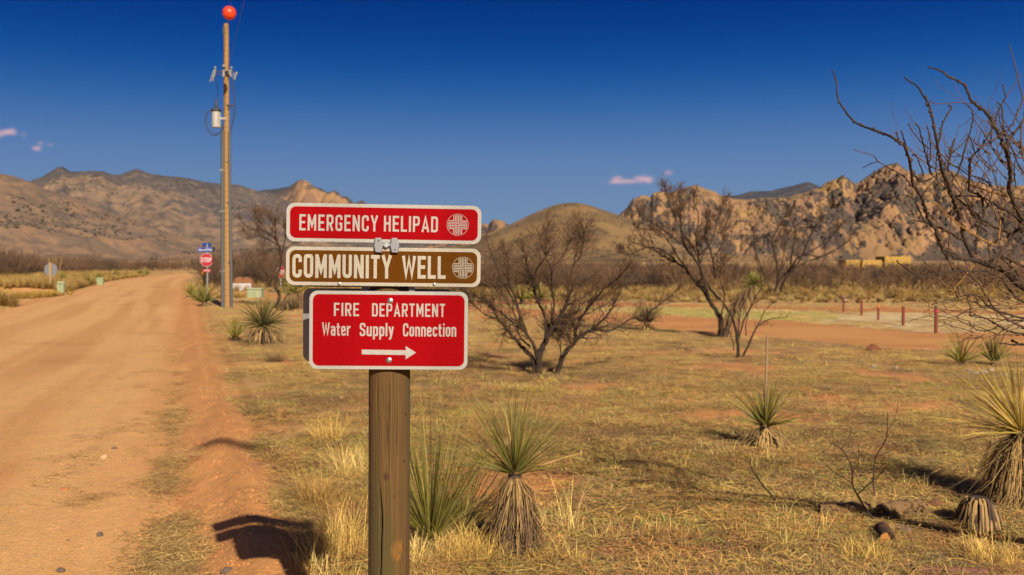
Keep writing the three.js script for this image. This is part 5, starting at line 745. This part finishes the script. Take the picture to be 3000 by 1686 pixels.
{ const f = ground(2600, 1605), g = thing('cut_log', 'short cut log showing a round orange sawn end', 'log', null, f), ax = V(-0.12, 0.02, 1).normalize(); const p0 = V(0, 0.045, 0.0), p1 = p0.clone().addScaledVector(ax, -0.2).add(V(0.02, 0.01, 0)); part('bark', new GB().tube(smooth([p1, p1.clone().lerp(p0, 0.5), p0], 4), 0.047, 14).build(), std(L3(210, 170, 130), 1, { map: barkTex }), g); const e = part('sawn_end', new THREE.CircleGeometry(0.042, 20), std(L3(150, 98, 40), 0.9), g); e.position.copy(p0).addScaledVector(ax, 0.002); e.lookAt(e.position.clone().add(ax).add(f)); }
function rock(label, px, py, r, col, seed, cat = 'rock', group, name = 'rock') { const f = ground(px, py), q = new THREE.IcosahedronGeometry(1, 2), P = q.attributes.position; for (let k = 0; k < P.count; k++) { const x = P.getX(k), y = P.getY(k), z = P.getZ(k), s = r * (0.72 + 0.55 * noise(x * 1.6 + seed, y * 1.6 + z * 1.3 + seed)); P.setXYZ(k, x * s * 1.25, y * s * 0.75, z * s); } q.computeVertexNormals(); const m = solo(name, q, std(col, 1, { flatShading: true }), label, cat, group); m.position.copy(f).add(V(0, r * 0.25, 0)); m.rotation.y = seed; return m; }
rock('grey flat stone lying beside the sawn log', 2640, 1560, 0.05, L3(96, 78, 68), 3); rock('brown lump of broken yucca wood by the stump', 2740, 1492, 0.06, L3(100, 64, 40), 5, 'clod', null, 'clod'); rock('reddish clod at the near edge of the driveway', 2562, 1028, 0.13, L3(104, 58, 34), 7, 'clod', null, 'clod');
for (const [px, py, r, s, l] of [[292, 1571, 0.022, 11, 'dark round pebble on the tan road surface'], [178, 1676, 0.022, 12, 'brown stone low on the road near its open side'], [663, 1678, 0.026, 13, 'dark stone on the crest of the dirt berm'], [303, 1344, 0.03, 14, 'pale pinkish stone among straw in the road gutter'], [335, 1316, 0.022, 15, 'small brown stone just beyond the pinkish one'], [188, 1436, 0.02, 16, 'orange stone half sunk in the road']]) rock(l, px, py, r, s === 14 ? L3(178, 138, 104) : s === 16 ? L3(150, 92, 52) : L3(92, 76, 62), s, 'stone', null, 'stone');
for (const [px, py] of [[2560, 1078], [2840, 1090], [2860, 1098], [2885, 1094], [2905, 1088], [2950, 1102], [2625, 1082]]) rock('white quartz cobble scattered in the grass before the driveway', px, py, 0.045, L3(150, 138, 122), px * 0.1, 'stone', 'white cobbles', 'cobble');
{ const a = ground(2690, 1692), p1 = V(0.34, 0.035, 0.05); const g = thing('steel_pipe', 'rusty reddish pipe lying in the litter at the bottom edge', 'pipe', null, a), pts = [V(0, 0.03, 0), V(0.17, 0.032, 0.025), p1]; part('tube', new GB().tube(pts, 0.029, 16, undefined, false).build(), std(L3(108, 66, 50), 0.8), g); part('bore', new GB().tube(pts, 0.024, 16, undefined, false).build(), std(L3(40, 28, 24), 1), g); const rim = part('rim', new THREE.RingGeometry(0.024, 0.029, 16), std(L3(108, 66, 50), 0.8), g); rim.position.set(0, 0.03, 0); rim.rotation.y = -Math.PI / 2 + 0.14; }
{ // dead twiggy saplings
  const zz = ([x, y]) => [2300 + x / 2.051, 980 + y / 2.051];
  const sap = (label, base, lines, seed) => { const R = rng(seed), f = ground(...zz(base)), g = thing('dead_sapling', label, 'sapling', 'dead saplings', f), D = -f.z; let k = 0; for (const [pts, w0, w1] of lines) { const S = smooth(pts.map((q, i) => at(...zz(q), D + 0.1 * Math.sin(i + k)).sub(f)), 4).map((p) => p.add(jit(R, 0.004))); k++; part(k === 1 ? 'stem' : 'twig', new GB().tube(S, S.map((_, i) => mix(w0, w1, i / (S.length - 1)) / 2.051 * D / F / 2), 6).build(), MB.bark, g); } };
  sap('dead leaning sapling rooted by the sawn log', [575, 1165], [[[[575, 1165], [480, 1040], [410, 910], [400, 800], [340, 690], [270, 650]], 15, 5], [[[405, 895], [330, 850], [250, 785]], 8, 4], [[[440, 960], [530, 880], [635, 775]], 8, 4], [[[405, 830], [440, 780], [445, 660]], 5, 3], [[[340, 690], [400, 560], [250, 555]], 4, 2], [[[575, 1165], [540, 1185], [440, 1195], [385, 1225]], 7, 4]], 5);
  sap('thin upright dead sapling behind the fallen logs', [545, 1000], [[[[545, 1000], [532, 880], [545, 740], [600, 650], [618, 560], [620, 470]], 10, 4], [[[550, 735], [620, 710], [730, 640]], 5, 3], [[[618, 570], [660, 520], [680, 400]], 4, 2], [[[540, 1000], [480, 930], [410, 820]], 5, 3], [[[600, 650], [560, 680], [540, 700]], 4, 2]], 6);
  const z3 = ([x, y]) => [1600 + x / 2.051, 980 + y / 2.051];
  const R = rng(9), f = ground(...z3([1370, 1040])), g = thing('dead_sapling', 'single thin dead stem curving up from the straw', 'sapling', 'dead saplings', f), S = smooth([[1370, 1040], [1365, 985], [1290, 890], [1230, 790], [1232, 745]].map((q) => at(...z3(q), -f.z).sub(f)), 4); part('stem', new GB().tube(S, S.map((_, i) => mix(0.006, 0.0028, i / S.length)), 6).build(), MB.bark, g);
}
{ // fallen sticks
  const R = rng(77), zz = ([x, y]) => [1600 + x / 2.051, 980 + y / 2.051]; let n = 0;
  for (const [a, b, c, w] of [[[320, 1085], [370, 1150], [460, 1195], 0.014], [[990, 1030], [1100, 1100], [1250, 1165], 0.011], [[1380, 1160], [1430, 1120], [1490, 1115], 0.012], [[1400, 1175], [1520, 1190], [1640, 1215], 0.016], [[545, 1430], [590, 1410], [635, 1430], 0.012], [[1040, 1380], [1070, 1410], [1080, 1448], 0.014], [[990, 960], [1020, 948], [1050, 938], 0.013], [[540, 985], [580, 1005], [610, 1030], 0.008], [[1500, 1240], [1600, 1260], [1720, 1250], 0.012], [[1700, 880], [1820, 870], [1950, 890], 0.012], [[1750, 900], [1900, 910], [2060, 930], 0.01]]) { const pts = smooth([a, b, c].map((q) => ground(...zz(q))), 5), o = pts[0].clone(), m = solo('fallen_stick', new GB().tube(pts.map((p) => p.sub(o).add(V(0, w * 0.5, 0)).add(jit(R, 0.01))), pts.map((_, k) => w * (1 - 0.4 * k / pts.length) / 2), 6).build(), MB.bark, 'dark crooked dead stick lying on the straw-covered ground', 'stick', 'fallen sticks'); m.position.copy(o); }
}

// ------------------------------------------------------------------ grass, straw, pebbles (uncountable)
function tuftGeo(seed, blades, h, w, spread, lie = 0) { const R = rng(seed), gb = new GB(); for (let k = 0; k < blades; k++) { const a = R() * 6.283, r = 0.035 * Math.sqrt(R()), th = spread * (0.2 + 0.8 * R()) + lie, L = h * (0.45 + 0.65 * R()), d = V(Math.sin(th) * Math.cos(a), Math.cos(th), Math.sin(th) * Math.sin(a)), b = V(Math.cos(a) * r, -0.01, Math.sin(a) * r), side = V(-Math.sin(a) + (R() - 0.5), 0, Math.cos(a) + (R() - 0.5)).normalize(), bend = 0.25 * L * R(); const s = 0.5 + 0.65 * R(), c = [s, s * (0.95 + 0.08 * R()), s * (0.85 + 0.2 * R())]; gb.blade([b, b.clone().addScaledVector(d, L * 0.55), b.clone().addScaledVector(d, L).add(V(Math.cos(a) * bend, -bend * 0.6, Math.sin(a) * bend))], [w, w * 0.8, w * 0.15], side, c); } return gb.build(); }
function strawGeo(seed, n, len, spread) { const R = rng(seed), gb = new GB(); for (let k = 0; k < n; k++) { const a = R() * 6.283, L = len * (0.35 + 0.8 * R()), c = V((R() - 0.5) * spread, 0.004 + 0.02 * R() * R(), (R() - 0.5) * spread), d = V(Math.cos(a), (R() - 0.5) * 0.16, Math.sin(a)), s = 0.4 + 0.75 * R(); gb.blade([c.clone().addScaledVector(d, -L / 2), c.clone().add(V((R() - 0.5) * 0.02, 0.004, (R() - 0.5) * 0.02)), c.clone().addScaledVector(d, L / 2)], [0.0022, 0.0034, 0.002], V(-d.z, 0.35 * (R() - 0.5), d.x).normalize(), [s, s * 0.97, s * (0.85 + 0.2 * R())]); } return gb.build(); }
function scatter(name, label, geo, n, seed, { d0, d1, accept, scale, colour, sink = 0.01, cat = 'grass', power = 1, wide = 0.6, mat = VC(0.95) }) {
  const R = rng(seed), m = new THREE.InstancedMesh(geo, mat, n), M = new THREE.Matrix4(), q = new THREE.Quaternion(), col = new THREE.Color(); let k = 0, guard = 0;
  while (k < n && guard++ < n * 30) { const d = d0 * Math.pow(d1 / d0, Math.pow(R(), power)), x = (R() * 2 - 1) * (wide * d + 0.6), z = -d; const pr = accept(x, z, d); if (R() > pr) continue; const s = scale(R, x, z, d); q.setFromEuler(new THREE.Euler((R() - 0.5) * 0.25, R() * 6.283, (R() - 0.5) * 0.25)); M.compose(V(x, groundY(x, z) - sink * s, z), q, V(s * (0.85 + 0.3 * R()), s * (0.8 + 0.4 * R()), s * (0.85 + 0.3 * R()))); m.setMatrixAt(k, M); m.setColorAt(k, col.setRGB(...colour(R, x, z, d))); k++; }
  m.count = k; m.name = numbered(name); m.userData = { kind: 'stuff', label, category: cat }; m.castShadow = m.receiveShadow = true; scene.add(m); return m;
}
const gA = L3(222, 182, 98), gB = L3(188, 146, 78), gC = L3(234, 200, 122), gG = L3(158, 150, 64), gD = L3(142, 112, 72);
const bare = bareSoil;
const grassy = (x, z, d) => { const v = lateral(x, z); if (v < -6.9) return region(x, z) === 'ground' ? 0.9 : 0; if (v < 0.45) return 0; const rg = d > 13 ? region(x, z) : 'ground'; if (rg !== 'ground') return 0; if (d > 24 && d < 70 && inside(PAD, x, z)) return 0.12; let p = sstep(0.5, 1.25, v + 0.8 * (fbm(x * 1.4, z * 1.4, 3) - 0.5)) * (1 - 0.96 * bare(x, z) * (d < 30 ? 1 : 0)); return p * (0.22 + 1.1 * sstep(0.42, 0.62, fbm(x * 1.3 + 3, z * 1.3, 4))); };
const gcol = (R, x, z, d) => { const t = R(), n = fbm(x * 0.5, z * 0.5, 3); let c = mix3(gA, gB, clamp(t * 0.7 + (n - 0.45))); if (R() < 0.18) c = mix3(c, gC, 0.7); if (R() < 0.05) c = mix3(c, gG, 0.6); if (inside(GREENS, x, z)) c = mix3(c, gG, 0.65); if (R() < 0.16) c = mix3(gD, c, 0.3); return c.map((v) => v * (0.66 + 0.5 * R())); };
scatter('dry_grass', 'dry straw-coloured grass tufts covering the open ground', tuftGeo(1, 30, 0.078, 0.0026, 1.15), 13000, 101, { d0: 4.4, d1: 60, accept: grassy, scale: (R, x, z, d) => (0.45 + 0.75 * R()) * (1 + d * 0.012), colour: gcol });
scatter('dry_grass', 'fine low dry grass between the larger straw tufts', tuftGeo(2, 20, 0.06, 0.0028, 1.35), 18000, 102, { d0: 4.4, d1: 45, accept: grassy, scale: (R, x, z, d) => (0.5 + 0.8 * R()) * (1 + d * 0.015), colour: (R, x, z, d) => gcol(R, x, z, d).map((v) => v * 0.88) });
scatter('dry_grass', 'taller pale seed-stalk grass standing in loose clumps', tuftGeo(3, 12, 0.15, 0.0022, 0.7), 700, 103, { d0: 4.6, d1: 50, accept: (x, z, d) => grassy(x, z, d) * sstep(0.5, 0.68, fbm(x * 0.6 + 30, z * 0.6, 3)), scale: (R, x, z, d) => 0.6 + 0.7 * R() + d * 0.008, colour: (R, x, z, d) => mix3(gcol(R, x, z, d), gC, 0.3) });
scatter('straw_litter', 'matted dead straw lying flat over the soil', strawGeo(4, 46, 0.12, 0.36), 21000, 104, { d0: 4.3, d1: 34, accept: (x, z, d) => { const v = lateral(x, z); return v < 0.5 ? 0 : (d > 13 && region(x, z) !== 'ground' ? 0 : sstep(0.55, 1.0, v + 0.7 * (fbm(x * 1.4, z * 1.4, 3) - 0.5)) * (1 - 0.93 * bare(x, z))); }, scale: (R) => 0.7 + 0.6 * R(), colour: (R, x, z, d) => { const m = sstep(0.5, 0.64, fbm(x * 0.55 + 21, z * 0.55 + 5, 4)); return mix3(R() < 0.45 ? gB : gD, R() < 0.12 + 0.55 * m ? gD : gA, R()).map((q) => q * (0.72 + 0.5 * R())); }, sink: -0.002, cat: 'straw' });
scatter('twig_litter', 'dark broken twigs and leaf litter strewn through the straw', strawGeo(6, 12, 0.1, 0.5), 1900, 107, { d0: 4.3, d1: 16, accept: (x, z, d) => { const v = lateral(x, z); return v < 1.1 ? 0 : (0.15 + 0.85 * sstep(0.8, 2.2, x)) * sstep(0.45, 0.6, fbm(x * 0.9 + 70, z * 0.9, 3)); }, scale: (R) => 0.8 + 0.8 * R(), colour: (R) => mix3(L3(70, 52, 38), L3(104, 80, 56), R()), sink: -0.004, cat: 'litter' });
const gutter = (x, z, d) => { const v = lateral(x, z); if (v < -1.25 || v > 0.85) return 0; const u = along(x, z), n = fbm(v * 2.2 + 5, u * 1.1, 4), core = Math.exp(-Math.pow((v + 0.08) / 0.16, 2)), side = 0.75 * Math.exp(-Math.pow((v - 0.7) / 0.16, 2)), out = 0.4 * sstep(-1.2, -0.4, v) * (v < 0.12 ? 1 : 0); return clamp((core * sstep(0.32, 0.5, n) + side * sstep(0.42, 0.56, n) + out * sstep(0.52, 0.62, n))); };
scatter('straw_litter', 'windblown straw drifted along the road gutter and berm', strawGeo(5, 16, 0.15, 0.26), 3000, 105, { d0: 4.3, d1: 40, accept: gutter, scale: (R) => 0.55 + 0.6 * R(), colour: (R) => mix3(gB, R() < 0.3 ? gD : gC, R() * 0.9), sink: -0.002, cat: 'straw', wide: 0.6 });
{ const peb = new THREE.IcosahedronGeometry(1, 1), P = peb.attributes.position; for (let k = 0; k < P.count; k++) { const s = 0.8 + 0.4 * noise(P.getX(k) * 2 + 3, P.getY(k) * 2 + P.getZ(k)); P.setXYZ(k, P.getX(k) * s, P.getY(k) * s * 0.65, P.getZ(k) * s); } peb.computeVertexNormals();
  scatter('gravel', 'fine loose gravel and pebbles on the dirt road', peb, 8000, 106, { d0: 4.3, d1: 30, accept: (x, z) => { const v = lateral(x, z); return v > 0.6 || v < -6.5 ? 0.04 : 0.35 + 0.65 * sstep(-1.6, -0.3, v); }, scale: (R) => 0.002 + 0.005 * R() * R() + (R() < 0.05 ? 0.007 * R() : 0), colour: (R) => (R() < 0.3 ? L3(104, 84, 66) : mix3(L3(200, 140, 84), L3(160, 104, 62), R())), sink: 0.1, cat: 'gravel', mat: std([1, 1, 1], 1) }); }
function archGeo(seed, blades, h, w, spread, lie) { const R = rng(seed), gb = new GB(); for (let k = 0; k < blades; k++) { const a = R() * 6.283, r = 0.13 * Math.sqrt(R()), b0 = R() * 6.283, th = spread * (0.1 + 0.9 * R()) + lie * R(), L = h * (0.35 + 0.85 * R()), d = V(Math.sin(th) * Math.cos(a), Math.cos(th), Math.sin(th) * Math.sin(a)), b = V(Math.cos(b0) * r, -0.01, Math.sin(b0) * r), side = V(-Math.sin(a) + (R() - 0.5), 0, Math.cos(a) + (R() - 0.5)).normalize(), bend = L * (0.15 + 0.6 * R() * R()), s = 0.4 + 0.75 * R(), c = [s, s * (0.95 + 0.07 * R()), s * (0.82 + 0.22 * R())]; gb.blade([0, 0.4, 0.75, 1].map((t) => { const p = b.clone().addScaledVector(d, L * t).add(V(Math.cos(a) * bend * t * t * 0.8, -bend * t * t * 0.9, Math.sin(a) * bend * t * t * 0.8)); p.y = Math.max(p.y, 0.004); return p; }), [w, w, w * 0.7, w * 0.2], side, c); } return gb.build(); }
{ const clod = new THREE.DodecahedronGeometry(1, 0); scatter('soil_clods', 'small crumbled orange clods along the berm', clod, 1500, 108, { d0: 4.3, d1: 30, accept: (x, z) => { const v = lateral(x, z); return Math.exp(-Math.pow((v - 0.3) / 0.35, 2)); }, scale: (R) => 0.004 + 0.013 * R() * R() * R(), colour: (R) => mix3(L3(200, 136, 74), L3(172, 108, 58), R()), sink: 0.2, cat: 'clods', mat: std([1, 1, 1], 1) }); }
// big bunch-grass clumps left of the post
{ const R = rng(120); const big = (label, px, py, blades, h, seed, col, lie = 0, spread = 0.9) => { const g = archGeo(seed, blades * 3, h, 0.0022, spread, lie); const m = solo('bunch_grass', g, std(col, 0.95, { vertexColors: true }), label, 'grass clump', 'bunch grass clumps'); m.position.copy(ground(px, py)); return m; };
  big('shaggy dry bunch grass in the shade at the post foot', 1000, 1640, 260, 0.42, 121, gA, 0.1, 1.1); big('arching blond grass clump left of the sign post', 1030, 1400, 200, 0.34, 122, gC, 0.2, 1.0); big('tangled straw clump behind the blond one at the berm edge', 960, 1290, 190, 0.3, 123, gA, 0.25, 1.0); big('low ragged grass clump on the berm shoulder', 930, 1480, 190, 0.34, 124, gB, 0.3, 1.0); big('dead flattened brown shrub clump beside the berm', 805, 1060, 220, 0.34, 125, gD, 0.35, 1.0); big('straw clump growing through the yucca skirts', 1400, 1640, 220, 0.3, 126, gA, 0.25, 1.1); big('upright tan grass clump in a bare red patch', 1945, 1592, 60, 0.17, 127, gB, 0, 0.35); big('blond grass clump beside the cut log', 2545, 1650, 80, 0.2, 128, gA, 0, 0.5); big('thin tall straw clump at the lower edge by the pipe', 2905, 1660, 110, 0.24, 129, gA, 0, 0.6); big('dry clump under the stemless yucca', 1190, 1660, 200, 0.24, 130, gC, 0.2, 1.0); big('tangled dead leaves piled between post and yucca clump', 1215, 1625, 150, 0.3, 133, gC, 0.7, 1.3); big('matted straw heap under the leaning yucca fan', 1340, 1650, 170, 0.28, 134, gA, 0.7, 1.3); big('matted grey straw behind the shaded clump by the post', 1040, 1560, 150, 0.32, 135, gB, 0.6, 1.2); big('low matted straw beside the skirted yucca trunk', 1590, 1650, 130, 0.24, 136, gA, 0.7, 1.3); big('wispy seed stalks beside the skirted yucca', 1640, 1560, 26, 0.42, 131, gC, 0, 0.4); big('coarse weedy stalks in front of the shaded clump', 930, 1700, 30, 0.42, 132, gC, 0, 0.5);
}
// ------------------------------------------------------------------ brush: bare thickets and roadside grass mounds
function shrubGeo(seed, stems, h, w, r) { const R = rng(seed), gb = new GB(); const f = { thick: gb, thin: gb }; for (let k = 0; k < stems; k++) { const a = R() * 6.283, th = 0.15 + 0.85 * Math.sqrt(R()); sprout(R, f, V(Math.cos(a) * 0.15 * R(), -0.05, Math.sin(a) * 0.15 * R()), V(Math.sin(th) * Math.cos(a) * w, Math.cos(th), Math.sin(th) * Math.sin(a) * w), h * (0.62 + 0.35 * R()), r, 2, { up: 0.09, minR: r * 0.45, kids: { 2: 6, 1: 4 }, kink: 0.5, thickLevel: 9 }); } return gb.build(); }
const shrubs = [shrubGeo(201, 9, 1.9, 1.3, 0.022), shrubGeo(202, 8, 2.1, 1.1, 0.022), shrubGeo(203, 10, 1.7, 1.5, 0.02)];
const MS = [std(L3(100, 74, 50), 1), std(L3(112, 82, 54), 1), std(L3(64, 48, 36), 1)];
{
  const R = rng(210), row = [];
  for (let k = 0; k < 46; k++) row.push([1230 + k * 41 + (R() - 0.5) * 34, 57 + 13 * R(), 'bare brown mesquite bush in the thicket beyond the driveway', 'thicket beyond the driveway']);
  for (let k = 0; k < 20; k++) row.push([-20 + k * 30 + (R() - 0.5) * 22, 92 + 40 * R(), 'bare brown mesquite bush in the thicket across the dirt road', 'thicket across the road']);
  for (let k = 0; k < 10; k++) row.push([690 + k * 42 + (R() - 0.5) * 30, 78 + 22 * R(), 'bare brown mesquite bush in the thicket behind the signs', 'thicket behind the signs']);
  row.forEach(([px, d, label, group], k) => { const x = (px - CX) / F * d, z = -d, rg = region(x, z); if (rg !== 'ground') return; if (px < 600 && lateral(x, z) > -13) return; const m = solo('mesquite_bush', shrubs[k % 3], MS[(k * 7) % 3], label, 'bush', group); m.position.copy(onGround(x, z)); m.rotation.y = R() * 6.28; const s = (0.66 + 0.5 * R()) * (px < 900 ? 1.1 : 0.8); m.scale.set(s * 1.2, s, s * 1.2); });
  [0, 1, 2].forEach((q) => scatter('thicket', ['dense bare brown thicket receding to the foothills', 'darker bare brush mixed through the far thicket', 'low wide bare brush filling the far thicket'][q], shrubs[q], 800, 220 + q, { d0: 66, d1: 300, accept: (x, z, d) => { const v = lateral(x, z); if (region(x, z) !== 'ground' || (v > -15 && v < 2.5)) return 0; if (v > 0 && d < 72 && x < -3) return 0; if (x > -8 && d > 140) return 0; return sstep(0.36, 0.5, fbm(x * 0.045, z * 0.045, 3)); }, scale: (R, x, z, d) => (x < -18 ? 1.05 : 0.72) * (0.62 + 0.6 * R()), colour: (R) => mix3(L3(104, 76, 50), L3(70, 52, 40), R()), sink: 0.05, cat: 'brush', mat: std([1, 1, 1], 1), wide: 0.62 }));
}
{ const mound = tuftGeo(240, 130, 0.62, 0.013, 1.05);
  scatter('roadside_grass', 'tan bunch grass mounds crowding the far road bank', mound, 2600, 241, { d0: 44, d1: 150, power: 1.2, accept: (x, z, d) => { const v = lateral(x, z); if (region(x, z) !== 'ground') return 0; if (v < -7.1) return d > 52 || v < -8 ? 0.9 : 0.4; return v > 1.2 && d > 52 ? 0.28 : 0; }, scale: (R) => 0.6 + 0.55 * R(), colour: (R, x, z) => mix3(gA, R() < 0.35 ? gD : gB, R()).map((q) => q * 0.62), cat: 'grass', wide: 0.6 });
  scatter('roadside_grass', 'tall tan grass lining the far edge of the dirt road', mound, 1500, 244, { d0: 44, d1: 130, power: 1.1, accept: (x, z, d) => { const v = lateral(x, z); return region(x, z) === 'ground' && v < -7.0 && v > -17 ? Math.exp((v + 7) / 5) : 0; }, scale: (R) => 0.75 + 0.6 * R(), colour: (R) => mix3(gA, R() < 0.35 ? gD : gB, R()).map((q) => q * 0.62), cat: 'grass', wide: 0.6 });
  scatter('roadside_grass', 'pale tall grass band in front of the thicket beyond the driveway', mound, 900, 242, { d0: 47, d1: 62, accept: (x, z, d) => (lateral(x, z) > 4 && region(x, z) === 'ground' && x > -4 && !inside(REDSTRIP, x, z) ? 0.1 + sstep(0.4, 0.6, fbm(x * 0.35, z * 0.35, 3)) : 0), scale: (R) => 0.3 + 0.8 * R() * R() * R() + 0.25 * R(), colour: (R) => (R() < 0.2 ? mix3(gD, gB, R()).map((q) => q * 0.55) : mix3(gC, gB, R()).map((q) => q * 0.62)), cat: 'grass', wide: 0.6 });
  const isl = ground(30, 872); scatter('roadside_grass', 'bright yellow grass patch on the corner of the side turning', mound, 300, 243, { d0: -isl.z - 2.5, d1: -isl.z + 3, accept: (x, z) => (x < isl.x + 2.2 && x > isl.x - 9 ? 1 : 0), scale: (R) => 0.5 + 0.3 * R(), colour: (R) => mix3(L3(206, 168, 70), L3(190, 150, 66), R()).map((q) => q * 0.7), cat: 'grass', wide: 0.75 });
}
{ // dry flower stalks standing over the far bank
  const g = thing('yucca_stalks', 'pale dry flower stalks fanning up behind the grey sign back', 'stalks', null, ground(160, 836)); for (const [x, y, l] of [[-0.1, 0.1, -0.3], [0.1, 0.12, -0.02], [0.2, 0.1, 0.28], [0, 0.1, -0.12]]) part('stalk', new GB().tube([V(x, -0.1, 0), V(x + l * 0.6, 1.2, 0), V(x + l * 1.3, 2.1, 0)], [0.03, 0.028, 0.02], 5).build(), std(L3(140, 108, 60), 0.9), g); }
console.log('plants done');

renderer.render(scene, camera);
